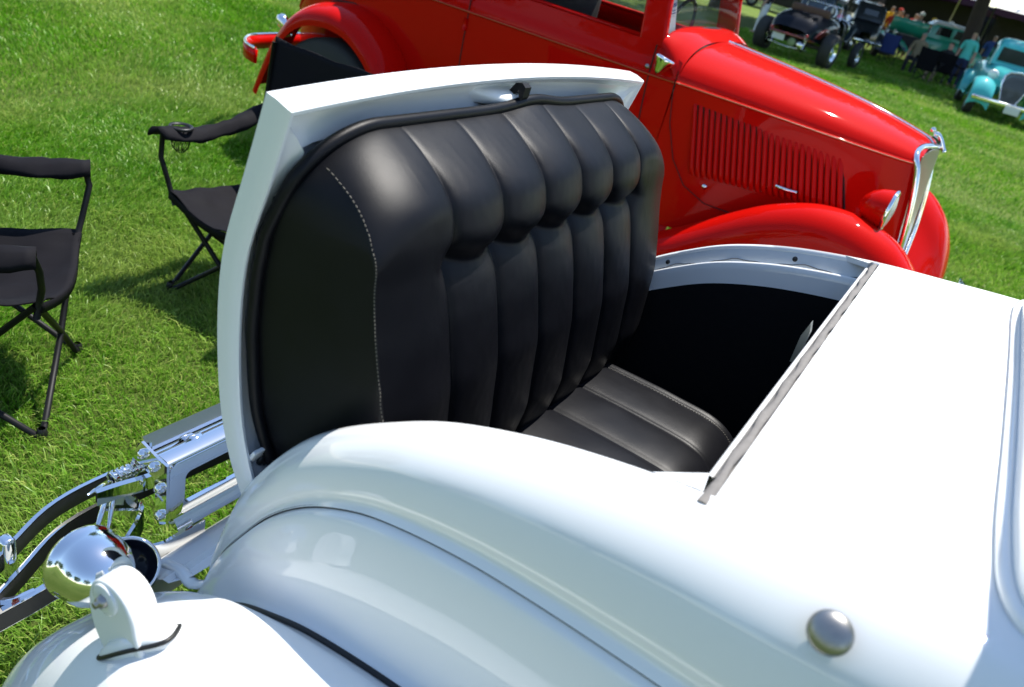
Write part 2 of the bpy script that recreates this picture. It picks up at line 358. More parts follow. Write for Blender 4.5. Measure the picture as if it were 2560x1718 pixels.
    # rear wheel under the fender
wheelm = None
def wheel_bm(r=.35, wd=.16, rr=.21):
    t = MB(); t.lathe([(rr, -wd / 2 * .9), (r * .93, -wd / 2), (r, -wd * .34), (r * 1.005, 0), (r, wd * .34), (r * .93, wd / 2), (rr, wd / 2 * .9)], seg=40)
    for k in range(3): 
        pass
    m = MB(); m.lathe([(rr, -wd * .4), (rr * 1.03, -wd * .46), (rr * .93, -wd * .42), (rr * .86, -wd * .25), (rr * .45, -wd * .15), (rr * .35, -wd * .30), (rr * .2, -wd * .36), (0, -wd * .37)], seg=32)
    m.lathe([(rr, wd * .4), (rr * 1.03, wd * .46), (rr * .93, wd * .42), (rr * .86, wd * .25), (rr * .45, wd * .15), (rr * .35, wd * .30), (rr * .2, wd * .36), (0, wd * .37)], seg=32)
    return t, m
def add_wheel(parent, c, r=.35, wd=.16, rr=.21, rim=None, detail=True):
    t, m = wheel_bm(r, wd, rr); q = Matrix.Rotation(R(90), 3, 'X')
    def tr(b): return [q @ Vector(v) for v in b.V]
    a = mk('wheel', tr(m), m.F, rim or RIM, parent); a.location = c
    if detail: b = mk('tyre', tr(t), t.F, TYRE, a)
    else:
        a2 = mk('wheel', tr(t), t.F, TYRE, a); a2.name = 'tyre'
    return a
for v in (-.78, .78): add_wheel(WC, (.05, v, .35))
# tail pan (apron) between the fenders, behind the lid
rows = []
for x, z, hw in [(-.775, .60, .58), (-.80, .53, .60), (-.83, .49, .62), (-.865, .462, .64), (-.875, .468, .645), (-.895, .455, .65), (-.925, .437, .66), (-.945, .428, .66), (-.958, .415, .66), (-.962, .385, .66), (-.958, .30, .655)]:
    rows.append([(x - .012 * (1 - (t * 2 - 1) ** 2) , YC - hw + 2 * hw * t, z + .006 * math.sin(math.pi * t)) for t in np.linspace(0, 1, 30)])
MB().grid(rows).ob('tail_apron', WHITE, WC, world=True, sharp=40)
MB().tube(cr([(-.72, YC - .625, .60), (-.80, YC - .63, .50), (-.87, YC - .61, .468), (-.93, YC - .60, .440)], 14), [.012] * 14, 8, flat=.5).ob('apron_bead', WHITE, WC, world=True)

# tub, cushion
def tub():
    b = MB()
    def wall(P): b.add(P, [(0, 1, 2, 3)])
    y0, y1 = YC - .545, YC + .545
    # side walls follow the rail
    for S, si in ((near, 1), (far, -1)):
        top = S[2:i0 + 1, k0] + np.array([0, si * .033, -.092]); bot = top.copy(); bot[:, 2] = .34; b.grid(np.array([top, bot]))
        p = top[-1]; wall([p, (.35, p[1], p[2]), (.35, p[1], .34), (p[0], p[1], .34)])
    wall([(-.84, y0, .34), (.35, y0, .34), (.35, y1, .34), (-.84, y1, .34)])
    wall([(.35, y0, .34), (.35, y1, .34), (.35, y1, 1.13), (.35, y0, 1.13)])
    wall([(-.765, y0, .34), (-.765, y1, .34), (-.765, y1, .62), (-.765, y0, .62)])
    wall([(-.10, y0, 1.10), (-.10, y1, 1.10), (.35, y1, 1.13), (.35, y0, 1.13)])
    return b
tub().ob('interior_trim', CLOTH, WC, world=True, smooth=False)
def cushion():
    ny, nx = 190, 70; hw = .408; y0, y1 = YC - hw, YC + hw; x0, x1 = -.62, -.140
    s = np.linspace(0, 1, ny); t = np.linspace(0, 1, nx); t = 1 - (1 - t) ** 1.5
    sy = y0 + (y1 - y0) * (.35 * (.5 - .5 * np.cos(np.pi * s)) + .65 * s)
    G = np.zeros((ny, nx, 3))
    for i, y in enumerate(sy):
        ed = min(1, min(y - y0, y1 - y) / .032); side = math.sqrt(max(0, 1 - (1 - ed) ** 2))
        ph = (y - YC - .36) / .144; fr = ph - math.floor(ph); g = abs(2 * fr - 1); bul = .55 * (1 - g ** 2.2) + .45 * (1 - g ** 14)
        for j, tt in enumerate(t):
            x = x0 + (x1 - x0) * tt
            ex = min(1, (x1 - x) / .13); front = math.sqrt(max(0, 1 - (1 - ex) ** 2.2))
            z = .56 + .162 * (.2 + .8 * side) * (.18 + .82 * front) + .011 * (bul - .5) * side + .006 * math.sin(math.pi * min(1, tt * 1.1)) + .001 * mnoise.noise(Vector((x * 14, y * 14, 0)))
            G[i, j] = (x - (.02 if abs(y - YC) > hw - .03 else 0) * (1 - side), y, z)
    b = MB().grid(G)
    b.grid([[(x1, y, .593) for y in sy], [(x1, y, .36) for y in sy]]); b.grid([[(x, y0, .593) for x in np.linspace(x0, x1, 8)], [(x, y0, .36) for x in np.linspace(x0, x1, 8)]]); b.grid([[(x, y1, .593) for x in np.linspace(x0, x1, 8)], [(x, y1, .36) for x in np.linspace(x0, x1, 8)]])
    return b, G
cb_, CG = cushion()
cush = cb_.ob('seat_cushion', LEATHER, WC, world=True)
def piping_on(G, y): 
    i = int(np.argmin(abs(G[:, 10, 1] - y))); return [tuple(G[i, j] + [0, 0, .001]) for j in range(4, G.shape[1] - 2)]
st = MB()
for y in (1.705,):
    pl = np.array(piping_on(CG, y)); 
    for k in range(0, 60):
        u = k / 60 * (len(pl) - 1); a = pl[int(u)]; b2 = pl[min(int(u) + 1, len(pl) - 1)]; p = a + (b2 - a) * (u % 1)
        st.box(p + [0, 0, .0006], (.0042, .0012, .0010))
s_ = st.ob('stitching', STITCH, cush, world=True, smooth=False); s_['kind'] = 'stuff'

# the open lid
LID = MB()
oz = [(.60, -.700), (.704, -.764), (.773, -.803), (.871, -.833), (1.008, -.850), (1.128, -.847), (1.254, -.817), (1.33, -.799), (1.370, -.790)]
oz = [(z, x) for z, x in cr([(z, x) for z, x in oz], 34)]
def yside(z): return .585 - .0 * z
nearO = [Vector((x, YC - yside(z), z)) for z, x in oz]; farO = [Vector((x, YC + yside(z), z)) for z, x in oz]
topY = np.linspace(-.585, .585, 42)[1:-1]
topO = [Vector((-.790 - .010 * (1 - (y / .585) ** 2), YC + y, 1.370 + .024 * (1 - (y / .585) ** 2))) for y in topY]
def strip(offs_side, offs_top):
    """offs: list of (inward, dx, dz) for side posts, and for the top edge"""
    for sgn, O in ((1, nearO), (-1, farO)):
        rows = [[p + Vector((dx, sgn * a, -ta * max(0, min(1, (p.z - 1.15) / .22)))) for p in O[:-1]] for (a, dx), (ta, tdx) in zip(offs_side, offs_top)]
        # mitre: last station takes the corner of both
        for r, (a, dx), (ta, tdx) in zip(rows, offs_side, offs_top): r.append(Vector((O[-1].x + (dx + tdx) / 2 , O[-1].y + sgn * a, O[-1].z - ta)))
        LIDS.grid([[tuple(p) for p in r] for r in rows])
    rows = []
    for (ta, tdx), (a, dx) in zip(offs_top, offs_side):
        c0 = Vector((nearO[-1].x + (dx + tdx) / 2, nearO[-1].y + a, nearO[-1].z - ta)); c1 = Vector((farO[-1].x + (dx + tdx) / 2, farO[-1].y - a, farO[-1].z - ta))
        row = [c0]
        for i, p in enumerate(topO):
            f = (p.y - YC) / .585; q = Vector((p.x + tdx, YC + f * (.585 - a), p.z - ta)); row.append(q)
        row.append(c1); rows.append([tuple(p) for p in row])
    LIDS.grid(rows)
LIDS = MB()
side_o = [(0, 0), (-.001, .020), (0, .040), (.0035, .0445), (.009, .0430), (.013, .037), (.022, .028), (.040, .024), (.060, .022)]
top_o = [(0, 0), (.003, .020), (.010, .042), (.013, .0445), (.018, .043), (.022, .036), (.034, .010), (.050, .004), (.075, .010)]
strip(side_o, top_o)
lid = LIDS.ob('rumble_lid', WHITE, WC, world=True, merge=True, sharp=38)
# outer skin of the lid (its back)
SK = MB(); rows = []
for (z, x) in oz:
    rows.append([(x - .050 * (1 - abs(t * 2 - 1) ** 3.0) * min(1, (1.37 - z) / .12) - .010 * (1 - (2 * t - 1) ** 2), YC - yside(z) + 2 * yside(z) * t, z + (.024 * (1 - (2 * t - 1) ** 2) if z > 1.369 else .024 * (1 - (2 * t - 1) ** 2) * max(0, (z - 1.2) / .17))) for t in np.linspace(0, 1, 44)])
SK.grid(rows[:-1]); SK.ob('lid_skin', WHITE, lid, world=True)
# inner panel behind the pad
rows = [[(x + .016, YC - .535 + 1.07 * t, z) for t in np.linspace(0, 1, 6)] for (z, x) in oz if z < 1.31]
MB().grid(rows).ob('lid_inner_panel', WHITE, lid, world=True)
# seat back pad
_zc = {}
def z_of(zs, xs, z):
    k = (id(zs), id(xs))
    if k not in _zc:
        g = np.linspace(.50, 1.37, 400); v = np.interp(g, zs, xs); ker = np.hanning(27); ker /= ker.sum()
        _zc[k] = (g, np.convolve(np.pad(v, 13, mode='edge'), ker, 'valid'))
    g, v = _zc[k]; return float(np.interp(z, g, v))
def boxw(z): return float(np.interp(z, [.6, .92, 1.0, 1.1, 1.2, 1.27, 1.31], [.034, .026, .024, .023, .024, .036, .050]))
bz = [.52, .60, .75, .85, 1.0, 1.1, 1.2, 1.315, 1.35]; bx = [-.660, -.690, -.752, -.788, -.806, -.806, -.793, -.764, -.758]
fz = [.52, .60, .65, .80, .95, 1.05, 1.10, 1.15, 1.20, 1.25, 1.29, 1.315, 1.35]; fx = [-.555, -.550, -.542, -.520, -.537, -.566, -.582, -.594, -.600, -.612, -.640, -.672, -.72]
ez = [.52, .6, .7, .8, .9, 1.0, 1.1, 1.19, 1.25, 1.30, 1.35]; ev = [.47, .495, .520, .543, .554, .559, .560, .558, .556, .555, .555]
def ztop(v): 
    a = abs(v); base = 1.322 + .004 * (1 - a)
    if a > .40: base -= .125 * (1 - math.sqrt(max(0, 1 - ((min(a, .555) - .40) / .158) ** 2)))
    return base + .012 * math.exp(-((v - .05) / .085) ** 2)
TUFT = 1.152
def pad():
    ns, nt = 520, 190
    s = np.linspace(0, 1, ns); ss = .5 - .5 * np.cos(np.pi * s); ss = .55 * ss + .45 * s
    t = np.linspace(0, 1, nt); tt = 1 - (1 - t) ** 1.35
    G = np.zeros((ns, nt, 3))
    for i, u in enumerate(ss):
        for j, q in enumerate(tt):
            vv = (2 * u - 1) * .56; zt = ztop(vv); z = .52 + (zt - .52) * q
            e = z_of(ez, ev, z); v = (2 * u - 1) * e
            base = z_of(bz, bx, z); fr = z_of(fz, fx, z)
            d = e - abs(v)
            bw = boxw(z)
            if d < bw: sd = .94 * (d / bw) ** .85
            else: sd = .94 + .06 * math.sin(min(1, (d - bw) / .10) * math.pi / 2)
            dt = (zt - z) / .095; tp = math.sqrt(max(0, 1 - (1 - min(1, dt)) ** 2)) if dt < 1 else 1
            T = (fr - base) * sd * (.16 + .84 * tp)
            # flutes
            ph = v / .144 + .5 * 0; ph = (v + .36) / .144
            bl = 0
            if -.02 < ph < 5.02:
                f = ph - math.floor(ph); g_f = abs(2 * f - 1); bl = .62 * (1 - g_f ** 2.2) + .38 * (1 - g_f ** 12)
                amp = .018 + .004 / (1 + math.exp(-(z - TUFT) / .012))
            else:
                k = -ph if ph < 0 else ph - 5; g_f = max(0, 1 - k / .62); bl = .62 * (1 - g_f ** 2.2) + .38 * (1 - g_f ** 14); amp = .018
            low = max(.7, min(1, (z - .60) / .35)) if z < TUFT else 1
            T += amp * (bl - .75) * min(1, dt * 1.2 + .15) * low * (1 if sd > .5 else sd * 2)
            # tuft line
            if -.42 < ph < 5.42:
                cv = (1 - max(0, (max(-ph, ph - 5)) / .42)) ** 2.2
                f = ph - math.floor(ph); pin = .55 + .45 * abs(2 * f - 1) ** 1.5
                sag = .010 * (1 - abs(2 * f - 1) ** 2)
                dz = z - (TUFT - sag)
                cz = math.exp(-(dz / .024) ** 2) if dz > 0 else math.exp(-(abs(dz) / .024) ** 1.2)
                T -= .027 * cv * pin * cz
                T += .007 * cv * math.exp(-((dz - .055) / .045) ** 2); T += math.sin(min(1, dt) * 1.57) * .0007 * mnoise.noise(Vector((v * 12, z * 10, 1))) + .0004 * mnoise.noise(Vector((v * 60, z * 40, 3)))
            G[i, j] = (base + max(T, .0), YC + v, z)
    return G
PG = pad()
seat = MB().grid(PG).ob('seat_back', LEATHER, lid, world=True)
# piping roll round the pad, buttons, stitching
def outline():
    P = []
    for z in np.linspace(.56, 1.17, 22): P.append((z_of(bz, bx, z) + .008, YC - z_of(ez, ev, z) - .004, z))
    for v in np.linspace(-.548, .548, 70): 
        zt = ztop(v)
        if zt > 1.19: P.append((z_of(bz, bx, zt) + .014, YC + v, zt + .003))
    for z in np.linspace(1.17, .56, 22): P.append((z_of(bz, bx, z) + .008, YC + z_of(ez, ev, z) + .004, z))
    return P
MB().tube(cr(outline(), 260), .0105, 12).ob('piping', LEATHER, seat, world=True)
for k in range(6):
    y = YC - .36 + .144 * k; i = int(np.argmin(abs(PG[:, 100, 1] - y))); j = int(np.argmin(abs(PG[i, :, 2] - TUFT)))
    MB().lathe([(0, .004), (.004, .003), (.0062, 0), (.0062, -.004)], tuple(PG[i, j] + [.002, 0, 0]), (1, 0, 0), 14).ob('tuft_button', LEATHER, seat, world=True)
st = MB(); pr_ = []
for j in range(0, PG.shape[1]):
    z = PG[0, j, 2]
    H = PG[:150, j]; tv = np.array([z_of(ez, ev, q[2]) - (YC - q[1]) - boxw(q[2]) for q in H]); pr_.append([np.interp(0, tv, H[:, 0]), np.interp(0, tv, H[:, 1]), np.interp(0, tv, H[:, 2])])
pr_ = cr(np.array(pr_), 480); 
for k in range(30, 478, 4):
    a, b2 = Vector(pr_[k]), Vector(pr_[k + 2]); dd = (b2 - a)
    if dd.length < 1e-5: continue
    q = Vector((0, 0, 1)).rotation_difference(dd.normalized()).to_matrix()
    st.box(a + Vector((.0004, -.0003, 0)), (.0014, .0014, min(.006, dd.length * 1.1)), q)
x = st.ob('stitching', STITCH, seat, world=True, smooth=False); x['kind'] = 'stuff'
# latch hook and its bulged seat on the lid
led = []
for v in np.linspace(-.115, .055, 18):
    f = min(1, max(0, (v + .115) / .07), max(0, (.055 - v) / .03)); f = f * f * (3 - 2 * f); led.append([(-.806, YC + v, 1.356), (-.802 + .036 * f, YC + v, 1.355), (-.801 + .047 * f, YC + v, 1.350), (-.801 + .054 * f, YC + v, 1.341), (-.806 + .04 * f, YC + v, 1.330)])
MB().grid(led).ob('latch_seat', WHITE, lid, world=True)
hk = MB(); hk.prism([(-.762 + (hx_ + .762) * .78, YC - .012, 1.352 + (hz_ - 1.352) * .78) for hx_, hz_ in ((-.770, 1.345), (-.770, 1.356), (-.756, 1.378), (-.738, 1.382), (-.728, 1.374), (-.730, 1.350), (-.736, 1.340), (-.741, 1.350), (-.744, 1.364), (-.755, 1.352))], (0, 0, 0), (0, .022, 0))
hk.ob('latch_hook', BSTEEL, lid, world=True, smooth=False)
# hinge bracket with bolt at the bottom near corner
for si in (1, -1):
    br = MB().rbox((-.772, YC - si * .548, .762), (.008, .055, .070), .003, Matrix.Rotation(R(28), 3, 'Y')).ob('hinge_bracket', WHITE, lid, world=True)
    MB().lathe([(0, .008), (.005, .008), (.0055, .004), (.010, .003), (.0115, 0), (.0115, -.003)], (-.764, YC - si * .545, .758), (.9, 0, -.3), 18).ob('bolt', RUBBER, br, world=True)
    MB().prism([(-.66, YC - si * .52, .62), (-.60, YC - si * .52, .66), (-.62, YC - si * .52, .78), (-.67, YC - si * .52, .80)], (0, 0, 0), (0, -si * .008, 0)).ob('hinge_arm', FLANGE, WC, world=True, smooth=False)
# striker on the deck edge, fuel cap, moulding, cab
sk_ = MB().prism([(-.100, 1.325, 1.10), (-.110, 1.325, 1.10), (-.111, 1.325, 1.150), (-.105, 1.325, 1.178), (-.100, 1.325, 1.160)], (0, 0, 0), (0, .016, 0)); sk_.ob('latch_striker', RIM, WC, world=True, smooth=False)
iC = int(round((10 + .25) / 13 * (NS - 1)))
cap_i = min(((i, j) for i in range(70, 95) for j in range(k0, 30)), key=lambda ij: np.linalg.norm(near[ij] - np.array([.092, .715, 1.108])))
cp = near[cap_i]; nu = near[cap_i[0] + 1, cap_i[1]] - near[cap_i[0] - 1, cap_i[1]]; nv = near[cap_i[0], cap_i[1] + 1] - near[cap_i[0], cap_i[1] - 1]; nn = np.cross(nu, nv); nn /= np.linalg.norm(nn); nn = nn if nn[2] > 0 else -nn
MB().lathe([(.013, -.004), (.013, .006), (.0195, .007), (.0215, .010), (.021, .013), (.018, .016), (.012, .019), (.006, .020), (0, .0205)], tuple(cp), tuple(nn), 36).ob('fuel_cap', DCHROME, WC, world=True)
def cab():
    b = MB(); rows = []
    # (v along, base x) outline of the rear wall seen from above, wrapping forward at both sides
    L = [(.62, .60, 1.198), (.612, .40, 1.196), (.600, .27, 1.190), (.565, .218, 1.19), (.45, .204, 1.193), (.2, .204, 1.195), (0, .204, 1.196)]
    L = L + [(-v, x, z) for v, x, z in L[-2::-1]]
    base = cr([(x, YC - v, z) for v, x, z in L], 70)
    for h, fx_, sc_ in [(-.03, 0, 1), (.0, 0, 1), (.012, .0, 1), (.10, .002, .998), (.22, .006, .992), (.34, .014, .98), (.44, .030, .96), (.50, .07, .92), (.535, .14, .86), (.555, .28, .70), (.56, .42, .35)]:
        rows.append([(p[0] + fx_ + (0), YC + (p[1] - YC) * sc_, p[2] + h) for p in base])
    b.grid(rows); c = b.ob('cab', WHITE, WC, world=True)
    m = MB(); m.tube([(p[0] - .004, p[1], p[2] + .004) for p in base], .0085, 10); m.tube([(p[0] + .006, p[1], p[2] + .018) for p in base], .004, 8); m.ob('cab_moulding', WHITE, WC, world=True)
cab()
# tail lamp on a painted stand on the near fender (and its twin)
def tail_lamp(si):
    Y = lambda y: YC - si * (YC - y)
    prof = []
    base = [(-.610, .520, .712), (-.600, .500, .716), (-.604, .482, .714), (-.64, .458, .690), (-.675, .450, .655), (-.690, .458, .640), (-.688, .474, .645), (-.655, .500, .682)]
    base = [(x, Y(y), z) for x, y, z in base]
    ring = cr(base + base[:1], 40)[:-1]; c = ring.mean(0)
    n = Vector((.45 * -1, -.25 * si, 1)).normalized(); n = np.array(n)
    st = MB()
    rings = [ring - n * .01, ring + n * .004, c + (ring - c) * .86 + n * .012]
    rings += [c + (ring - c) * .60 + n * .020, c + (ring - c) * .05 + n * .022]
    st.grid(rings, closev=True); s = st.ob('lamp_stand', WHITE, WC, world=True, merge=True)
    ol = cr([(-.700, .640), (-.716, .665), (-.727, .695), (-.729, .730), (-.723, .757), (-.706, .775), (-.686, .778), (-.669, .767), (-.658, .746), (-.652, .722), (-.645, .706), (-.638, .690)], 40)
    sl = MB().prism([(-.683 + (x + .695) * 1.25, Y(.464), z) for x, z in ol] , (0, 0, 0), (0, si * .042, 0)).ob('stand_arm', WHITE, s, world=True, smooth=True, sharp=60)
    md = sl.modifiers.new('bevel', 'BEVEL'); md.width = .010; md.segments = 5; md.limit_method = 'ANGLE'
    MB().tube([tuple(p + n * .002) for p in ring], .0035, 8, closed=True).ob('stand_gasket', RUBBER, s, world=True)
    # bowl
    C = (-.812, Y(.530), .662); ax = (-.96, .05 * si, -.22)
    bowl = MB().lathe([(r_ * .90, h_ * .95) for r_, h_ in ((0, -.060), (.018, -.058), (.036, -.048), (.050, -.033), (.059, -.014), (.0625, .008), (.0625, .026), (.0645, .028), (.0645, .036), (.060, .040), (.056, .038))], C, ax, 48).ob('tail_lamp', CHROME, WC, world=True)
    MB().lathe([(.051, .034), (.038, .043), (.02, .047), (0, .048)], C, ax, 32).ob('lens', TAILRED, bowl, world=True)
    er = MB().lathe([(.024, -.004), (.024, .002), (.021, .003), (0, .003)], (-.688, Y(.4635), .748), (0, -1. * si, 0), 28).ob('mounting_ear', WHITE, bowl, world=True)
    MB().lathe([(.0, .016), (.005, .016), (.0055, .011), (.009, .010), (.010, .004), (.010, 0)], (-.688, Y(.4635), .748), (0, -1. * si, 0), 6).ob('bolt', DCHROME, er, world=True)
tail_lamp(1); tail_lamp(-1)
# chrome rimmed cup beside the apron (exhaust outlet)
cup = MB().lathe([(.028, -.060), (.046, -.020), (.052, .000), (.054, .006), (.051, .010), (.047, .006), (.044, -.004), (.034, -.035), (.0, -.045)], (-.925, .668, .485), (.50, -.45, .74), 40).ob('fuel_filler', CHROME, WC, world=True)
MB().lathe([(.0465, .002), (.040, -.010), (.028, -.024), (0, -.028)], (-.925, .668, .485), (.50, -.45, .74), 32).ob('filler_bowl', BLACKP, cup, world=True)
# rear bumper: two sprung bars, clamps, irons
def bar(P, h, t, name='bumper_bar', tilt=.0):
    P = cr(P, 60); b = MB(); rows = []
    for i, p in enumerate(P):
        tng = P[min(i + 1, 59)] - P[max(i - 1, 0)]; n = np.array([tng[1], -tng[0], 0]); n /= np.linalg.norm(n); n = n if n[0] > 0 else -n
        rows.append([p + n * t / 2, p + n * t / 2 + [0, 0, -h], p - n * t / 2 + [0, 0, -h], p - n * t / 2])
    b.grid(rows, closev=True); b.F += [(0, 1, 2, 3), tuple(59 * 4 + k for k in (3, 2, 1, 0))]
    o = b.ob(name, CHROME, WC, world=True, smooth=True, sharp=40)
    bk = MB().grid([[p[0] + np.array([.0008, 0, -.002]), p[1] + np.array([.0008, 0, .002])] for p in rows]).ob('bar_back', DARKBACK, o, world=True)
    return o
mir = lambda L: L + [(x, 2 * YC - y, z) for x, y, z in L[::-1]]
bar(mir([(-1.04, .38, .40), (-1.12, .49, .405), (-1.17, .597, .415), (-1.205, .70, .43), (-1.215, .83, .43), (-1.20, 1.0, .43), (-1.19, 1.2, .43)]), .042, .008)
bar(mir([(-1.00, .38, .35), (-1.09, .49, .362), (-1.14, .60, .375), (-1.175, .70, .392), (-1.185, .83, .392), (-1.18, 1.0, .39), (-1.17, 1.2, .39)]), .044, .008)
for si in (1, -1):
    Y = lambda y: YC - si * (YC - y)
    MB().rbox((-1.165, Y(.588), .395), (.03, .026, .09), .008, seg=3).ob('bumper_clamp', CHROME, WC, world=True)
    def ribbon(P, wv, n=30):
        P = cr(P, n); return MB().grid([[p - np.array(wv) / 2, p + np.array(wv) / 2] for p in P])
    V = thick(np.array([[p - np.array([0, 0, .022]), p + np.array([0, 0, .022])] for p in cr([(-1.13, Y(.48), .36), (-1.12, Y(.525), .338), (-1.105, Y(.56), .325), (-1.10, Y(.60), .322)], 30)]), .007)
    V.ob('bumper_iron', CHROME, WC, world=True, sharp=40)
    bar([(-1.12, Y(.36), .322), (-1.11, Y(.46), .330), (-1.10, Y(.58), .340), (-1.095, Y(.66), .345), (-1.06, Y(.74), .345), (-.98, Y(.78), .345)], .046, .013, 'bumper_iron')
    V = thick(np.array([[p - np.array([0, 0, .03]), p + np.array([0, 0, .03])] for p in cr([(-1.12, Y(.745), .44), (-1.11, Y(.79), .435), (-1.095, Y(.815), .40), (-1.09, Y(.80), .37), (-1.06, Y(.75), .36), (-1.02, Y(.745), .37)], 40)]), .007)
    V.ob('bumper_iron', CHROME, WC, world=True, sharp=40)
    V = thick(np.array([[p - np.array([0, 0, .018]), p + np.array([0, 0, .018])] for p in cr([(-1.02, Y(.70), .455), (-.985, Y(.73), .432), (-.965, Y(.765), .428), (-.958, Y(.80), .434), (-.955, Y(.86), .438)], 40)]), .007)
    V.ob('frame_horn', CHROME, WC, world=True, sharp=40)
# folding luggage rack
y1r = 2 * YC - .80
V = thick(np.array([[(-1.060, y, .570), (-1.085, y, .612)] for y in np.linspace(.81, y1r, 20)]), .006); rk = V.ob('luggage_rack', CHROME, WC, world=True, sharp=40)
MB().tube([(-1.048, .80, .577), (-1.048, y1r, .577)], .0095, 12).ob('rack_rod', CHROME, rk, world=True)
for k in range(3): MB().lathe([(.012, -.014), (.0145, -.010), (.0145, .010), (.012, .014)], (-1.048, .905 + k * .33, .577), (0, 1, 0), 16).ob('rod_collar', CHROME, rk, world=True)
def slot_plate():
    b = MB(); y0, y1 = .805, y1r; ztp, zbt = .594, .442; x = -1.0
    def rrect(a0, a1, b0, b1, r, n=6):
        out = []
        for (cx, cz, s) in ((a1 - r, b1 - r, 0), (a0 + r, b1 - r, 90), (a0 + r, b0 + r, 180), (a1 - r, b0 + r, 270)):
            for k in range(n + 1): q = R(s + 90 * k / n); out.append((cx + r * math.cos(q), cz + r * math.sin(q)))
        return out
    outer = rrect(y0, y1, zbt, ztp, .018); inner = rrect(y0 + .034, y1 - .034, zbt + .042, ztp - .030, .014)
    n = len(outer)
    R_ = [[(x + .003, p[0], p[1]) for p in outer], [(x + .006, (p[0] + (q[0] - p[0]) * .25), p[1] + (q[1] - p[1]) * .25) for p, q in zip(outer, inner)], [(x + .006, p[0], p[1]) for p in inner], [(x - .004, p[0], p[1]) for p in inner], [(x - .006, p[0], p[1]) for p in outer]]
    b.grid(R_ + [R_[0]], closev=True)
    b.grid(np.array([[(x, y, ztp + .001), (x - .008, y, ztp + .006), (x - .030, y, ztp + .008), (x - .034, y, ztp)] for y in np.linspace(y0, y1, 12)]))
    b.grid(np.array([[(x + .004, y, zbt + .018), (x + .016, y, zbt + .006), (x + .022, y, zbt - .006), (x + .018, y, zbt - .010)] for y in np.linspace(y0 + .01, y1 - .01, 12)]))
    return b
slot_plate().ob('rack_plate', CHROME, rk, world=True, sharp=35)
for yy in (.802, y1r + .002):
    ep = MB().prism([(-1.10, yy, .565), (-1.07, yy, .615), (-1.03, yy, .605), (-.995, yy, .60), (-.992, yy, .46), (-1.008, yy, .445), (-1.022, yy, .47), (-1.03, yy, .55)], (0, -.006, 0), (0, 0, 0)).ob('rack_end', CHROME, rk, world=True, smooth=False)
    for (bx_, bz_) in ((-1.062, .592), (-1.03, .58), (-1.010, .54), (-1.006, .475)):
        MB().lathe([(0, .012), (.006, .012), (.010, .006), (.011, 0)], (bx_, yy - .006, bz_), (0, -1, 0), 12).ob('rack_bolt', CHROME, ep, world=True)
V = thick(np.array([[p + np.array([0, 0, -.016]), p + np.array([0, 0, .016])] for p in cr([(-1.095, .722, .498), (-1.08, .76, .505), (-1.06, .81, .512), (-1.055, .86, .515), (-1.05, 1.0, .52)], 20)]), .012); V.ob('rack_beam', CHROME, rk, world=True, sharp=40)
V = MB(); V.tube([(-1.12, .765, .508), (-1.118, .785, .510), (-1.115, .805, .512), (-1.11, .83, .514)], .0115, 12); V.ob('pivot_bolt', CHROME, rk, world=True)
for k, yy in enumerate((.771, .782, .793, .804, .815)):
    MB().lathe([(.0115, -.0035), (.0145, -.002), (.0145, .002), (.0115, .0035)], (-1.119 + .0008 * k, yy, .509 + .001 * k), (0, 1, .1), 16).ob('pivot_ring', CHROME, rk, world=True)
MB().prism([(-1.115, .80, .51), (-1.085, .80, .60), (-1.065, .81, .61), (-1.06, .81, .575), (-1.10, .80, .50)], (0, 0, 0), (0, .005, 0)).ob('rack_brace', CHROME, rk, world=True, smooth=False)
for (a, b2) in (((-1.115, .764, .508), (-1.075, .70, .42)), ((-1.115, .775, .508), (-1.08, .735, .425)), ((-1.115, .758, .510), (-1.125, .722, .490))):
    MB().tube([a, tuple((Vector(a) + Vector(b2)) / 2), b2], [.006, .006, .003], 8, flat=.5).ob('rack_strut', CHROME, rk, world=True)

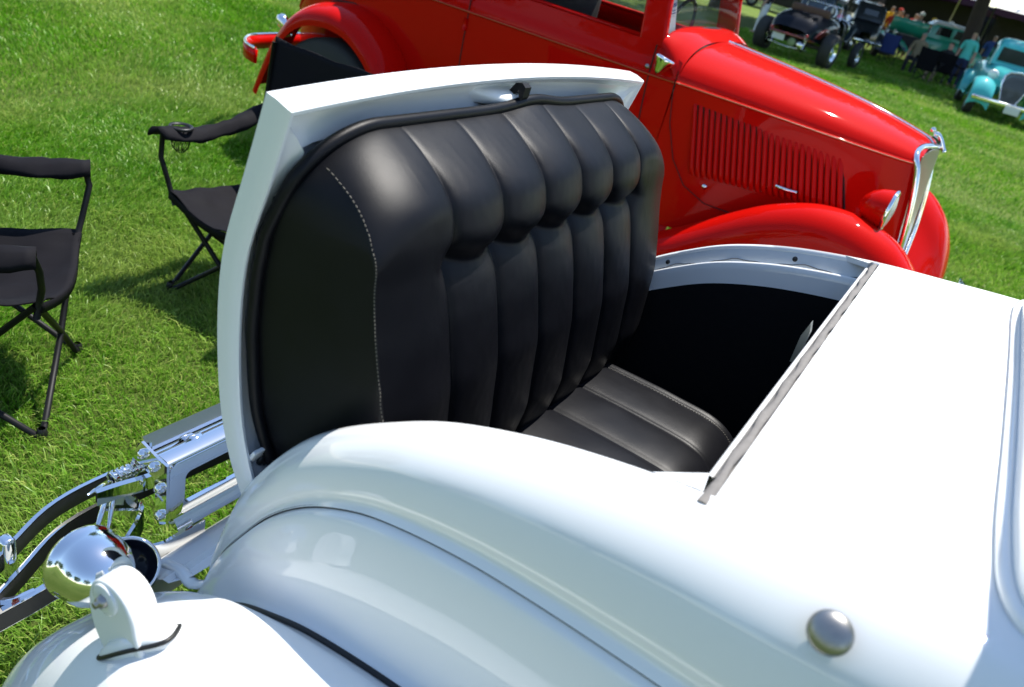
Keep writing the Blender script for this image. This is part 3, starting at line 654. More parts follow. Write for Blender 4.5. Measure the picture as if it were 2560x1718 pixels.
# ================================================================== FOLDING CHAIRS
def camp_chair(label, front, facing, fab=NYLON, group='black folding camp chairs on the lawn', backh=.92, holders=(1, -1), w_=.24, d_=.46, seath=.43, armw=.33):
    ang = math.atan2(facing[1], facing[0]); r = root('camp_chair', (front[0], front[1], 0), label, 'chair', ang, group)
    def tb(name, P, rr=.0095): return MB().tube(P, rr, 8).ob(name, BSTEEL, r)
    # crossing tubes: front, rear, two sides
    for s in (1, -1):
        tb('leg', [(0, s * w_, .0), (.005 , 0, seath * .5), (0, -s * w_, seath)])
        tb('leg', [(-d_, s * w_, 0), (-d_ - .0, 0, seath * .45), (-d_, -s * w_, seath * .86)])
        tb('leg', [(0, s * (w_ + .012), 0), (-d_ * .5, s * (w_ + .018), seath * .45), (-d_ - .02, s * (w_ + .02), seath * .86)])
        tb('leg', [(-d_, s * (w_ + .012), 0), (-d_ * .5, s * (w_ + .004), seath * .45), (0, s * (w_ + .01), seath)])
        tb('arm_post', [(0, s * w_, seath - .04), (.02, s * (w_ + .02), seath + .06), (.03, s * (armw - .01), seath + .14), (.015, s * armw, .635)])
        tb('back_post', [(-d_, s * (w_ + .01), seath * .80), (-d_ - .05, s * (w_ + .03), .62), (-d_ - .09, s * (w_ + .04), backh)])
        for x0 in (0, -d_):
            MB().lathe([(.0, 0), (.016, .001), (.018, .008), (.013, .030), (.010, .034)], (x0, s * (w_ + .006), 0), (0, 0, 1), 14).ob('foot', RUBBER, r)
        # padded arm strap
        n, m = 22, 12; G = []
        for i in range(n):
            t = i / (n - 1); x = .030 - (d_ + .10) * t; yc = s * (armw + .012 - .035 * t); wd = .040 + .014 * math.sin(math.pi * min(1, t * 2.2)) + .005 * math.sin(t * 9)
            zc = .648 - .045 * math.sin(math.pi * t) + .05 * t
            G.append([(x - .008 * math.cos(q), yc + wd * math.cos(q), zc + .014 * math.sin(q) - .030 * math.cos(q) ** 2 + .003 * math.sin(t * 17 + q * 3) + .002 * math.sin(t * 41 - q * 2)) for q in np.linspace(0, 2 * math.pi, m + 1)[:-1]])
        b = MB().grid(G, closev=True); b.F.append(tuple(range(m))); b.F.append(tuple(range(len(b.V) - 1, len(b.V) - m - 1, -1)))
        a = b.ob('armrest', fab, r)
        if s in holders:
            cx, cy, cz = -.075, s * (armw + .002), .644
            MB().lathe([(.032, .000), (.034, .006), (.043, .008), (.046, .001), (.043, -.003), (.032, 0)], (cx, cy, cz), (0, 0, 1), 24).ob('cup_holder', RUBBER, a)
            net = MB()
            for k in range(12):
                q = k * math.pi / 6; net.tube([(cx + rr * math.cos(q + tw), cy + rr * math.sin(q + tw), cz + z) for rr, z, tw in ((.034, -.004, 0), (.036, -.04, .25), (.030, -.075, .5), (.012, -.095, .7))], .0013, 4)
                net.tube([(cx + rr * math.cos(q - tw), cy + rr * math.sin(q - tw), cz + z) for rr, z, tw in ((.034, -.004, 0), (.036, -.04, .25), (.030, -.075, .5), (.012, -.095, .7))], .0013, 4)
            nn_ = net.ob('cup_net', fab, a)
    # seat sling
    G = []
    for i in range(26):
        t = i / 25; row = []
        for j in range(25):
            u = j / 24 * 2 - 1; x = .03 - (d_ + .05) * t; zed = seath + .015 - (.07 * t) ; sag = .075 * (1 - u * u) * (.35 + .65 * math.sin(math.pi * min(1, .2 + t * .8)))
            row.append((x + .012 * math.cos(u * 3), u * (w_ + .015), zed - sag + .004 * math.sin(u * 11 + t * 7) * (1 - abs(u)) + .003 * math.sin(t * 23 + u * 5) + .010 * mnoise.noise(Vector((u * 3.2 + 5, t * 4, front[0]))) + .004 * mnoise.noise(Vector((u * 9, t * 6, 2)))))
        G.append(row)
    thick(np.array(G), .004).ob('seat', fab, r)
    # front apron flap of the seat
    G = [[(.030 + .012 * math.cos(u * 3), u * (w_ + .015), seath + .015 - .075 * (1 - u * u) * .73 - q) for u in np.linspace(-1, 1, 20)] for q in (0, .012, .03)]
    thick(np.array(G), .003).ob('seat_hem', fab, r)
    G = []
    for i in range(26):
        t = i / 25; row = []
        for j in range(25):
            u = j / 24 * 2 - 1; z = seath * .85 + (backh + .02 - seath * .85) * t; x = -d_ - .01 - .09 * t - .05 * (1 - u * u) * (1 - .5 * t)
            row.append((x, u * (w_ + .02 + .022 * t), z - .018 * (1 - u * u) * t + .003 * math.sin(u * 9 + t * 5)))
        G.append(row)
    thick(np.array(G), .004).ob('backrest', fab, r)
    return r
camp_chair('black camp chair cut by the left picture edge, nearest the white car bumper', (-2.065, 1.245), (.69, .72), holders=(), w_=.235, d_=.47, seath=.44, armw=.32)
camp_chair('black camp chair half hidden behind the raised white lid, cup holder in its arm', (-2.20, 1.97), (.12, -.99), w_=.245, d_=.45, seath=.41, backh=.95, armw=.30)

# ================================================================== RED COUPE
YR = 4.30
RC = root('red_coupe', (-1.7, YR, 0), 'bright red vintage coupe with louvred hood parked beyond the white car', 'car')
def rp(L, si=1): return [(x, YR - si * v, z) for x, v, z in L]
# hood: stations front to back
hx = [-.19, -.235, -.40, -.60, -.85, -1.10, -1.285]
hv = [.318, .345, .405, .460, .515, .555, .578]; hb = [1.098, 1.094, 1.100, 1.108, 1.118, 1.124, 1.127]; ht = [1.160, 1.182, 1.218, 1.250, 1.278, 1.300, 1.315]
hz0 = [.62, .60, .56, .52, .50, .48, .47]
side = [[(x - .10 * ((zz - b) / (.62 - b)) * -1 * 0 + (.09 * f if x > -.3 else .09 * f * max(0, 1 - (-.235 - x) / 1.0)), v + .018 * f, b + (z0 - b) * f) for x, v, b, z0 in zip(hx, hv, hb, hz0) for zz in [b]] for f in (0.0, .12, .4, .7, 1.0)]
for si in (1, -1):
    hp = MB().grid(loft([rp(g, si) for g in side], 40, 24)).ob('hood_side', RED, RC, world=True)
    if si == 1: HS = hp
tops = [[(x, v * a, b + (t - b) * q) for x, v, b, t in zip(hx, hv, hb, ht)] for a, q in ((1, 0), (.985, .20), (.90, .50), (.70, .78), (.35, .955), (0, 1.0))]
full = [rp(g, 1) for g in tops] + [rp(g, -1) for g in tops[-2::-1]]
hood = MB().grid(loft(full, 50, 61)).ob('hood', RED, RC, world=True)
for si in (1, -1):
    P = cr(rp([(x, v + .004, b + .002) for x, v, b in zip(hx, hv, hb)], si), 40)
    MB().tube(P, .010, 8, flat=.8).ob('belt_moulding', RED, hood, world=True); MB().tube([(p[0], p[1] - si * .0075, p[2]) for p in P], .0035, 6).ob('pinstripe', STRIPE, hood, world=True)
MB().tube(cr([(x, YR, t + .002) for x, t in zip(hx, ht)], 30), .006, 8).ob('hood_hinge', CHROME, hood, world=True)
# louvres
def hs(x, f=.0):
    v = float(np.interp(x, hx[::-1], hv[::-1])); return v
lv = MB(); n1, n2 = 14, 7; G = []
for i in range(n1):
    t = i / (n1 - 1); h = .30; e = math.sqrt(max(0, 1 - (2 * t - 1) ** 10)); row = []
    for j in range(n2):
        q = j / (n2 - 1); row.append((.011 * (1 - 2 * q) + .105 * t * 1, -.017 * math.sin(q * math.pi / 1.25) ** 1.0 * e, -h * t))
    G.append(row)
lvm = None
for k in range(25):
    t = k / 24; x = -1.170 + t * .672; y = YR - hs(x + .05) - .004; z = 1.074 - t * .026
    if lvm is None:
        o = mk('louver', np.array(G).reshape(-1, 3), MB().grid(G).F, RED, HS); lvm = o.data
    else:
        o = bpy.data.objects.new('louver', lvm); col.objects.link(o); o.parent = HS
    o.location = Vector((x, y, z)) - wloc(RC); 
    o.rotation_euler = (R(-1.5), 0, math.atan2(-(hs(x + .1) - hs(x - .1)), .2) * -1); o.scale = (1, 1, 1.05 - t * .45 * .6)
    s = MB().box((0, 0, 0), (.003, .010, .26)); 
gp = MB()
for k in range(25):
    t = k / 24; x = -1.170 + t * .672; h = .29 * (1.05 - t * .27)
    a = Vector((x + .013, YR - hs(x + .05) - .006, 1.064 - t * .026)); b2 = a + Vector((.105 * .93, 0, -h * .93)); gp.tube([a, (a + b2) / 2 + Vector((0, -.002, 0)), b2 + Vector((0, -.004, 0))], .0052, 5)
g_ = gp.ob('louver_slot', SEAM, HS, world=True); g_['kind'] = 'stuff'
# grille and shell
def grille():
    nt, nb = (-.150, 1.128), (-.075, .50)
    shell = MB(); F = []
    for si in (1, -1):
        P = cr([(-.160, 0, 1.150), (-.180, .10, 1.160), (-.215, .22, 1.155), (-.215, .315, 1.125), (-.180, .338, 1.06), (-.135, .342, .90), (-.100, .330, .70), (-.080, .24, .50), (-.065, .0, .46)], 50)
        shell.tube([(p[0], YR - si * p[1], p[2]) for p in P], .014, 10)
        F.append(P)
    s = shell.ob('grille_shell', CHROME, RC, world=True)
    bars = MB()
    for si in (1, -1):
        P = F[0]
        for k in range(1, 11):
            v = .030 * k
            zz = [p[2] for p in P if abs(p[1] - v) < .02]
            if len(zz) < 2: continue
            zt, zb = max(zz) - .01, min(zz) + .01
            x = lambda z: -.150 + (1.128 - z) * .118 - v * .13
            bars.tube([(x(zt), YR - si * v, zt), (x(zb), YR - si * v, zb)], .0052, 6)
    bars.ob('grille_bars', mat('satin_bars', (.92, .92, .92), .22, metal=.5), s, world=True)
    MB().grid([[(-.165 + (1.12 - z) * .118 - abs(v) * .13, YR + v, z) for v in np.linspace(-.30 * wf, .30 * wf, 11)] for z, wf in ((1.13, 1), (.9, .95), (.7, .8), (.5, .5))]).ob('grille_back', DARKGAP, s, world=True)
    MB().tube(cr([(-.20, YR, 1.195), (-.185, YR, 1.205), (-.155, YR, 1.175), (-.13, YR, 1.14)], 10), [.010, .016, .014, .010] + [.010] * 6, 10).ob('hood_ornament', CHROME, s, world=True)
    MB().lathe([(0, .022), (.010, .018), (.013, .008), (.010, 0)], (-.215, YR, 1.208), (0, 0, 1), 14).ob('radiator_cap', CHROME, s, world=True)
    # front face of the hood nose: red surround
grille()
# cowl and body
bx0 = [-1.29, -1.42, -1.60, -2.0, -2.46, -2.9, -3.2, -3.45, -3.7, -3.9, -4.02]
bv = [.580, .592, .602, .612, .615, .605, .585, .545, .46, .32, .12]
bb = [1.127, 1.128, 1.130, 1.132, 1.134, 1.13, 1.10, 1.04, .93, .80, .66]
bs = [1.215, 1.262, 1.268, 1.272, 1.275, 1.275, 1.26, 1.18, 1.04, .88, .70]
z0_ = [.50, .49, .48, .47, .47, .47, .47, .48, .50, .52, .54]
def G_(f, kind):
    out = []
    for x, v, b, s, z0 in zip(bx0, bv, bb, bs, z0_):
        if kind == 's': out.append((x, v + .004 - .055 * f ** 2.2, b + (z0 - b) * f))
        else: out.append((x, v - .020 * f, b + (s - b) * f))
    return out
for si in (1, -1):
    cur = [rp(G_(1, 'u'), si), rp(G_(.5, 'u'), si), rp(G_(.0, 's'), si), rp(G_(.25, 's'), si), rp(G_(.5, 's'), si), rp(G_(.75, 's'), si), rp(G_(1, 's'), si)]
    bo = MB().grid(loft(cur, 90, 40)).ob('body_side', RED, RC, world=True)
    if si == 1: BS = bo
    P = cr(rp([(x, v + .006, b) for x, v, b in zip(bx0, bv, bb)], si), 70)
    MB().tube(P, .010, 8, flat=.8).ob('belt_moulding', RED, bo, world=True); MB().tube([(p[0], p[1] - si * .0075, p[2]) for p in P], .0035, 6).ob('pinstripe', STRIPE, bo, world=True)
def side_at(x, z):
    v = float(np.interp(x, bx0[::-1], bv[::-1])); b = float(np.interp(x, bx0[::-1], bb[::-1])); f = max(0, (b - z) / (b - .48)); return YR - (v + .004 - .055 * f ** 2.2)
def seam(pts, r=.0035, par=None, m=None):
    MB().tube([(x, side_at(x, z) - .0005, z) for x, z in cr(pts, 30)], r, 5).ob('door_seam' if par is None else 'panel_seam', m or SEAM, par or BS, world=True)
seam([(-2.46, 1.27), (-2.458, 1.08), (-2.458, .84), (-2.45, .50)]); seam([(-1.425, 1.26), (-1.42, 1.1), (-1.40, .85), (-1.39, .52)])
MB().tube([(-1.29, YR - .584, 1.18), (-1.288, YR - .588, 1.10), (-1.25, YR - .590, .95), (-1.18, YR - .588, .80), (-1.09, YR - .582, .70), (-.97, YR - .565, .650), (-.7, YR - .508, .643)], .0022, 6).ob('panel_seam', SEAM, HS, world=True)
for (x, z) in ((-2.463, 1.07), (-2.455, .70)): MB().tube([(x, side_at(x, z) - .006, z + .03), (x, side_at(x, z) - .006, z - .03)], .011, 10).ob('door_hinge', RED, BS, world=True)
MB().lathe([(0, .008), (.006, .007), (.011, .002), (.012, 0)], (-1.44, side_at(-1.44, 1.158) - .003, 1.158), (0, -1, 0), 14).ob('door_screw', DCHROME, BS, world=True)
# hood handle and catch
HH = MB(); HH.tube(cr([(-.70, YR - .505, .838), (-.69, YR - .523, .838), (-.64, YR - .528, .838), (-.60, YR - .510, .838)], 14), .009, 8); HH.ob('hood_handle', CHROME, HS, world=True)
MB().lathe([(0, .008), (.010, .006), (.014, 0)], (-1.0, YR - .552, .722), (0, -1, 0), 14).ob('hood_catch', CHROME, HS, world=True)
# cowl top
cw = []
for x, vb, zb, zt in ((-1.285, .578, 1.127, 1.315), (-1.30, .582, 1.14, 1.322), (-1.34, .588, 1.20, 1.340), (-1.385, .585, 1.245, 1.352), (-1.41, .583, 1.262, 1.356)):
    cw.append([(x - .01 * 0 + .055 * math.cos(a) ** .5 * 0 + (.03 * (1 - (math.sin(a)) ** 2) * 0), YR - vb * (1 if abs(math.sin(a)) > 1 else math.copysign(abs(math.sin(a)) ** .62, math.sin(a))), zb + (zt - zb) * math.cos(a) ** .9) for a in np.linspace(-math.pi / 2 * .999, math.pi / 2 * .999, 41)])
MB().grid(cw).ob('cowl', RED, RC, world=True)
MB().tube([(-1.29, p[1], p[2] + .0005) for p in cw[0][6:-6]], .0016, 5).ob('cowl_seam', SEAM, RC, world=True)
# posts, roof, deck lid
UPV = .56
def post(x0, x1, xt0, xt1, name, si):
    b = MB(); y0 = YR - si * .578; y1 = YR - si * .535; yt0 = YR - si * .535; yt1 = YR - si * .49
    b.add([(x0, y0, 1.24), (x1, y0, 1.24), (x1, y1, 1.24), (x0, y1, 1.24), (xt0, yt0, 1.60), (xt1, yt0, 1.60), (xt1, yt1, 1.60), (xt0, yt1, 1.60)], [(3, 2, 1, 0), (4, 5, 6, 7), (0, 1, 5, 4), (1, 2, 6, 5), (2, 3, 7, 6), (3, 0, 4, 7)])
    b2 = b.ob(name, RED, RC, world=True, smooth=False); md = b2.modifiers.new('bevel', 'BEVEL'); md.width = .014; md.segments = 3
    return b2
for si in (1, -1):
    post(-1.395, -1.53, -1.47, -1.59, 'windshield_post', si); post(-2.34, -2.60, -2.36, -2.60, 'door_post', si)
    q = MB(); rows = []
    for x, zt in ((-2.58, 1.60), (-2.75, 1.59), (-2.95, 1.54), (-3.12, 1.40), (-3.25, 1.26)):
        rows.append([(x, YR - si * (.578 - .04 * f), 1.24 + (zt - 1.24) * f) for f in (0, .3, .6, 1)])
    thick(np.array(rows), .03 * si).ob('quarter_roof', RED, RC, world=True)
    gl = thick(np.array([[(-1.50, YR - si * .556, 1.255), (-1.56, YR - si * .515, 1.60)], [(-2.36, YR - si * .556, 1.255), (-2.36, YR - si * .515, 1.60)]]), .004)
    rows = [(-1.53, 1.272), (-2.34, 1.276)]
    MB().tube([(x, YR - si * .548, z) for x, z in rows], .012, 8).ob('window_sill', RED, RC, world=True)
rf = []
for x, zt, hw in ((-1.46, 1.60, .50), (-1.50, 1.66, .53), (-1.65, 1.70, .54), (-2.1, 1.725, .545), (-2.6, 1.70, .545), (-2.9, 1.63, .53), (-3.1, 1.50, .50), (-3.25, 1.30, .48), (-3.5, 1.20, .44), (-3.75, 1.02, .36), (-3.95, .80, .22)):
    rf.append([(x, YR - hw * math.sin(a), zt - .11 * (1 - math.cos(a))) for a in np.linspace(-math.pi / 2, math.pi / 2, 25)])
thick(np.array(rf), -.02).ob('roof', RED, RC, world=True)
# windshield: thin glass
ws = [[(-1.405 + .012 - .155 * f * .6, YR - .54 + 1.08 * u, (1.262 + .088 * math.sin(math.pi * u) ** .8) * (1 - f) + 1.60 * f) for u in np.linspace(0, 1, 17)] for f in (0, .5, 1)]
thick(np.array(ws), .004).ob('windshield', GLASS, RC, world=True)
MB().tube([p for p in ws[0]], .010, 8).ob('windshield_rubber', RUBBER, RC, world=True)
inter = MB(); inter.box((-2.2, YR, 1.00), (1.5, 1.06, .04)); inter.rbox((-2.35, YR, 1.20), (.18, 1.0, .46), .05); inter.rbox((-1.50, YR, 1.20), (.10, 1.02, .10), .03); inter.ob('interior', DARKW, RC, world=True)
sw = MB(); sw.tube([(-1.66 + .05 * math.cos(q) * .5, YR + .25 + .18 * math.sin(q), 1.27 + .17 * math.cos(q)) for q in np.linspace(0, 2 * math.pi, 29)[:-1]], .011, 8, closed=True); sw.tube([(-1.66, YR + .08, 1.27), (-1.655, YR + .25, 1.27), (-1.66, YR + .42, 1.27)], .008, 6); sw.ob('steering_wheel', BLACKP, RC, world=True)
# show card behind the windshield
cdp = MB().add([(-1.425, YR - .50, 1.285), (-1.415, YR - .435, 1.30), (-1.49, YR - .435, 1.58), (-1.50, YR - .50, 1.56)], [(0, 1, 2, 3)])
card = mk('show_card', cdp.V, cdp.F, CARD, None, smooth=False); md = card.modifiers.new('s', 'SOLIDIFY'); md.thickness = .002
card['label'] = 'pale card with blue print standing inside the red car windshield'; card['category'] = 'card'
pb = MB()
def cpt(u, f): 
    a = Vector(cdp.V[0]).lerp(Vector(cdp.V[1]), u); b = Vector(cdp.V[3]).lerp(Vector(cdp.V[2]), u); return a.lerp(b, f) + Vector((.003, -.001, .001))
for f0_, f1_, u0, u1 in ((.46, .52, .12, .88), (.58, .61, .1, .9), (.63, .66, .15, .8), (.70, .76, .1, .9), (.80, .83, .2, .8), (.36, .38, .2, .85), (.40, .42, .15, .8)):
    pb.add([cpt(u0, f0_), cpt(u1, f0_), cpt(u1, f1_), cpt(u0, f1_)], [(0, 1, 2, 3)])
pb.ob('printed_lines', PBLUE, card, smooth=False)
# chrome mirror at the post
mr = MB().lathe([(0, -.065), (.012, -.062), (.022, -.044), (.040, -.010), (.050, .010), (.052, .020), (.046, .026), (0, .024)], (-1.345, YR - .665, 1.205), (.25, .1, .95), 24).ob('door_mirror', CHROME, RC, world=True)
MB().tube([(-1.36, YR - .585, 1.17), (-1.357, YR - .63, 1.175), (-1.355, YR - .65, 1.19)], .008, 8).ob('mirror_arm', CHROME, mr, world=True)
# fenders
def front_fender(si):
    cen = [(-1.30, .30), (-1.12, .46), (-.96, .575), (-.80, .695), (-.664, .785), (-.508, .853), (-.386, .877), (-.273, .875), (-.15, .846), (-.063, .80), (.03, .71), (.10, .59), (.14, .46), (.15, .36)]
    g = []
    for dv, dz, dx in ((.33, -.26, 0), (.47, -.15, 0), (.56, -.055, 0), (.64, -.010, 0), (.73, .0, 0), (.80, -.025, 0), (.845, -.085, -.01), (.855, -.17, -.03)):
        g.append([(x + dx * (1 if x > -.3 else -.5) + (.0), dv, z + dz * (1 if z > .5 else .55)) for x, z in cen])
    return MB().grid(loft([rp(q, si) for q in g], 70, 34)).ob('front_fender', RED, RC, world=True)
ff = front_fender(1); front_fender(-1)
def rear_fender(si):
    # arc round the wheel, section from the body out and down
    g = []
    inner = [(-3.80, .36), (-3.74, .52), (-3.66, .70), (-3.55, .85), (-3.42, .935), (-3.28, .968), (-3.18, .970), (-3.06, .948), (-2.93, .879), (-2.83, .788), (-2.77, .66), (-2.72, .50), (-2.67, .32)]
    for dv, k, dz in ((.575, 1.0, 0), (.66, .995, -.002), (.73, .975, -.006), (.785, .94, -.016), (.810, .89, -.03), (.812, .84, -.04)):
        g.append([(-3.22 + (x + 3.22) * k, dv, .38 + (z - .38) * k + dz) for x, z in inner])
    return MB().grid(loft([rp(q, si) for q in g], 70, 30)).ob('rear_fender', RED, RC, world=True)
rfn = rear_fender(1); rear_fender(-1)
MB().tube([(x, YR - .58, z) for x, z in cr([(-3.62, .78), (-3.42, .935), (-3.28, .968), (-3.18, .970), (-3.06, .948), (-2.93, .879), (-2.83, .788), (-2.77, .66), (-2.72, .50)], 50)], .006, 6).ob('fender_welt', SEAM, rfn, world=True)
for sv in (-.70, .70): MB().rbox((-1.98, YR + sv, .33), (1.5, .24, .035), .012).ob('running_board', RED, RC, world=True)
sp = MB(); sp.grid([[(x, YR - .56, .50) for x in np.linspace(-2.7, -1.1, 8)], [(x, YR - .62, .40) for x in np.linspace(-2.7, -1.1, 8)], [(x, YR - .62, .34) for x in np.linspace(-2.7, -1.1, 8)]]); sp.ob('splash_apron', RED, RC, world=True)
for v in (-.69, .69):
    add_wheel(RC, (-3.22 + 1.7, v, .39), .39, .20, .235, mat('rim_cream%d' % int(v * 10 + 20), (.45, .5, .38), .4)); add_wheel(RC, (-.31 + 1.7, v, .34), .34, .15, .20)
# headlights
for si in (1, -1):
    C = (-.205, YR - si * .63, .925); hl = MB().lathe([(0, -.115), (.03, -.108), (.058, -.085), (.078, -.05), (.087, -.012), (.089, 0)], C, (1, 0, -.02), 36).ob('headlight', RED, RC, world=True)
    MB().lathe([(.088, -.004), (.094, .000), (.095, .008), (.088, .014), (.084, .010)], C, (1, 0, -.02), 36).ob('headlight_rim', CHROME, hl, world=True)
    MB().lathe([(.086, .008), (.06, .018), (.03, .024), (0, .026)], C, (1, 0, -.02), 30).ob('headlight_lens', LENS, hl, world=True)
    MB().tube([(-.23, YR - si * .60, .85), (-.25, YR - si * .55, .80), (-.27, YR - si * .5, .77)], .014, 8).ob('headlight_bar', CHROME, hl, world=True)
# tail lamp, rear bumper
for si in (1, -1):
    tl = MB().lathe([(0, .030), (.020, .026), (.032, .012), (.036, -.01), (.034, -.030), (.024, -.075), (.010, -.11)], (-3.67, YR - si * .70, .77), (-.55, -si * .05, .45), 24).ob('tail_light', CHROME, RC, world=True)
    MB().tube([(-3.60, YR - si * .70, .69), (-3.64, YR - si * .70, .72)], [.03, .022], 10).ob('light_stalk', RED, tl, world=True)
V = thick(np.array([[p + np.array([0, 0, -.04]), p + np.array([0, 0, .04])] for p in cr([(-3.80, YR - .74, .52), (-3.90, YR - .72, .525), (-4.0, YR - .64, .53), (-4.10, YR - .45, .52), (-4.14, YR, .52), (-4.10, YR + .45, .52), (-4.0, YR + .70, .52), (-3.88, YR + .80, .51)], 50)]), .02)
rbm = V.ob('rear_bumper', RED, RC, world=True)
MB().tube(cr([(-3.81, YR - .75, .565), (-3.91, YR - .73, .57), (-4.01, YR - .645, .575), (-4.12, YR - .45, .565), (-4.16, YR, .565)], 30), .009, 8).ob('bumper_trim', CHROME, rbm, world=True)
fb = thick(np.array([[p + np.array([0, 0, -.035]), p + np.array([0, 0, .035])] for p in cr([(.22, YR - .78, .40), (.30, YR - .5, .40), (.32, YR, .40), (.30, YR + .5, .40), (.22, YR + .78, .40)], 30)]), -.012); fb.ob('front_bumper', CHROME, RC, world=True)

# ================================================================== BACKGROUND VEHICLES (forward = +x, rear axle at 0, front axle at 2.8)
def old_car(name, label, cat, loc, rz, paint, kind='coupe', roofp=None, rimm=None, group=None, hood_open=False, fp=None, low=1.0):
    r = root(name, (loc[0], loc[1], 0), label, cat, rz, group); roofp = roofp or paint; fp = fp or paint
    def sect(st, nn=30, mm=22, close=True):     # stations: x, half width, z bottom, z top, roundness
        rows = []
        for x, hw, zb, zt, rd in st:
            row = []
            for a in np.linspace(-math.pi / 2, math.pi / 2, 25):
                s_, c_ = math.sin(a), math.cos(a); row.append((x, -hw * math.copysign(abs(s_) ** rd, s_), zb + (zt - zb) * abs(c_) ** rd))
            rows.append([(x, hw, zb)] * 0 + row)
        A = np.array(rows); A = np.array([cr(A[:, j], nn) for j in range(A.shape[1])]).transpose(1, 0, 2); return A
    hot = kind == 'hotrod'
    # hood
    A = sect([(2.95, .26, .55, 1.02, .55), (2.6, .34, .55, 1.06, .5), (2.1, .46, .52, 1.09, .45), (1.6, .57, .50, 1.12, .42)])
    if not hood_open: MB().grid(A).ob('hood', paint, r)
    else:
        A2 = A.copy(); A2[:, :, 2] = np.minimum(A2[:, :, 2], .92); MB().grid(A2).ob('engine_bay', DARKT, r)
        for s in (1, -1):
            G = [[(x, s * (hw + .0 + f * .50 * math.cos(R(62))), .95 + f * .62 * math.sin(R(62)) ) for x, hw in ((2.95, .22), (2.3, .34), (1.6, .46))] for f in (0, .5, 1)]
            if s == 1: thick(np.array(G), .02).ob('open_hood', paint, r)
    # main body
    tail = {'coupe': [(1.6, .57, .48, 1.12, .4), (1.0, .64, .45, 1.16, .36), (.3, .66, .45, 1.17, .36), (-.3, .60, .48, 1.12, .42), (-.75, .44, .52, .95, .5), (-.98, .2, .55, .75, .6)],
            'pickup': [(1.6, .57, .48, 1.12, .4), (1.2, .64, .46, 1.18, .36), (.7, .66, .46, 1.18, .34), (.35, .66, .46, 1.18, .34)],
            'hotrod': [(1.6, .50, .50, 1.08, .42), (1.0, .60, .46, 1.10, .40), (.3, .64, .46, 1.12, .42), (-.2, .62, .50, 1.10, .5), (-.6, .56, .55, .98, .55), (-.82, .44, .58, .72, .6)]}[kind]
    MB().grid(sect(tail, 40)).ob('body', paint, r)
    if kind == 'pickup':
        b = MB(); b.rbox((-.35, 0, .78), (1.35, 1.20, .50), .03); b.ob('truck_bed', paint, r)
    if not hot:
        h0, h1 = (.40, 1.45) if kind == 'pickup' else (-.35, 1.45)
        # cabin shell
        st = [(h1 + .06, .55, 1.08, 1.12), (h1, .55, 1.08, 1.58), (h1 - .14, .555, 1.08, 1.70), ((h0 + h1) / 2, .56, 1.08, 1.735), (h0 + .12, .55, 1.08, 1.69), (h0 - .02, .54, 1.08, 1.50), (h0 - .16 if kind == 'coupe' else h0 - .06, .52, 1.05, 1.12)]
        rows = []
        for x, hw, zb, zt in st:
            row = []
            for a in np.linspace(-math.pi / 2, math.pi / 2, 33):
                s_, c_ = math.sin(a), math.cos(a); row.append((x, -hw * math.copysign(abs(s_) ** .35, s_) * (1 - .08 * abs(c_) ** .3), zb + (zt - zb) * abs(c_) ** .32))
            rows.append(row)
        A = np.array(rows); MB().grid(A).ob('cabin', paint, r, sharp=50)
        if roofp is not paint: MB().grid(A[1:6, 5:28] + [0, 0, .012]).ob('roof_panel', roofp, r)
        for s in (1, -1):
            xs = [(h1 - .18, h1 - .75)] + ([(h1 - .87, h0 + .1)] if kind == 'coupe' else [])
            for xa, xb in xs:
                wv = MB().prism([(xa, s * .548, 1.22), (xa - .06, s * .530, 1.54), (xb, s * .530, 1.54), (xb, s * .548, 1.22)], (0, 0, 0), (0, s * .012, 0)).ob('side_window', GLASSD, r, smooth=False)
        wv = MB().prism([(h1 + .035, -.44, 1.20), (h1 + .035, .44, 1.20), (h1 + .01, .42, 1.53), (h1 + .01, -.42, 1.53)], (0, 0, 0), (.014, 0, 0)).ob('windshield', GLASSD, r, smooth=False)
        MB().tube([(h1 + .052, -.44, 1.20), (h1 + .052, .44, 1.20), (h1 + .028, .42, 1.53), (h1 + .028, -.42, 1.53)], .014, 6, closed=True).ob('windshield_frame', roofp, r)
        MB().prism([(h0 - .08, -.25, 1.30), (h0 - .08, .25, 1.30), (h0 - .045, .24, 1.48), (h0 - .045, -.24, 1.48)], (0, 0, 0), (-.02, 0, 0)).ob('rear_window', GLASSD, r, smooth=False)
        # fenders
        for s in (1, -1):
            def arc(cx, r0, a0, a1, tailp):
                P = [(cx + r0 * math.cos(R(a)), .36 + r0 * math.sin(R(a)) * 1.02) for a in np.linspace(a0, a1, 12)]; return P + tailp
            F1 = arc(2.8, .47, -8, 110, [(2.28, .68), (2.05, .50), (1.85, .38)])
            g = [[(x + dx, s * v, z + dz) for x, z in F1] for v, dz, dx in ((.36, -.10, 0), (.46, -.02, 0), (.60, .02, 0), (.74, -.01, 0), (.82, -.07, 0), (.835, -.17, 0))]
            MB().grid(loft(g, 40, 20)).ob('front_fender', fp, r)
            F2 = arc(0, .46, 0, 185, [(-.50, .28)])
            g = [[(x * k, s * v, z * 1 + dz) for x, z in F2] for v, dz, k in ((.58, -.0, 1), (.68, .01, 1), (.78, -.02, .97), (.83, -.07, .92), (.835, -.12, .88))]
            MB().grid(loft(g, 40, 20)).ob('rear_fender', fp, r)
            MB().rbox((1.3, s * .70, .34), (1.3, .24, .04), .012).ob('running_board', fp, r)
            hl = MB().lathe([(0, -.14), (.05, -.12), (.09, -.06), (.105, 0)], (2.72, s * .50, .93), (1, 0, 0), 24).ob('headlight', paint if kind == 'pickup' else CHROME, r)
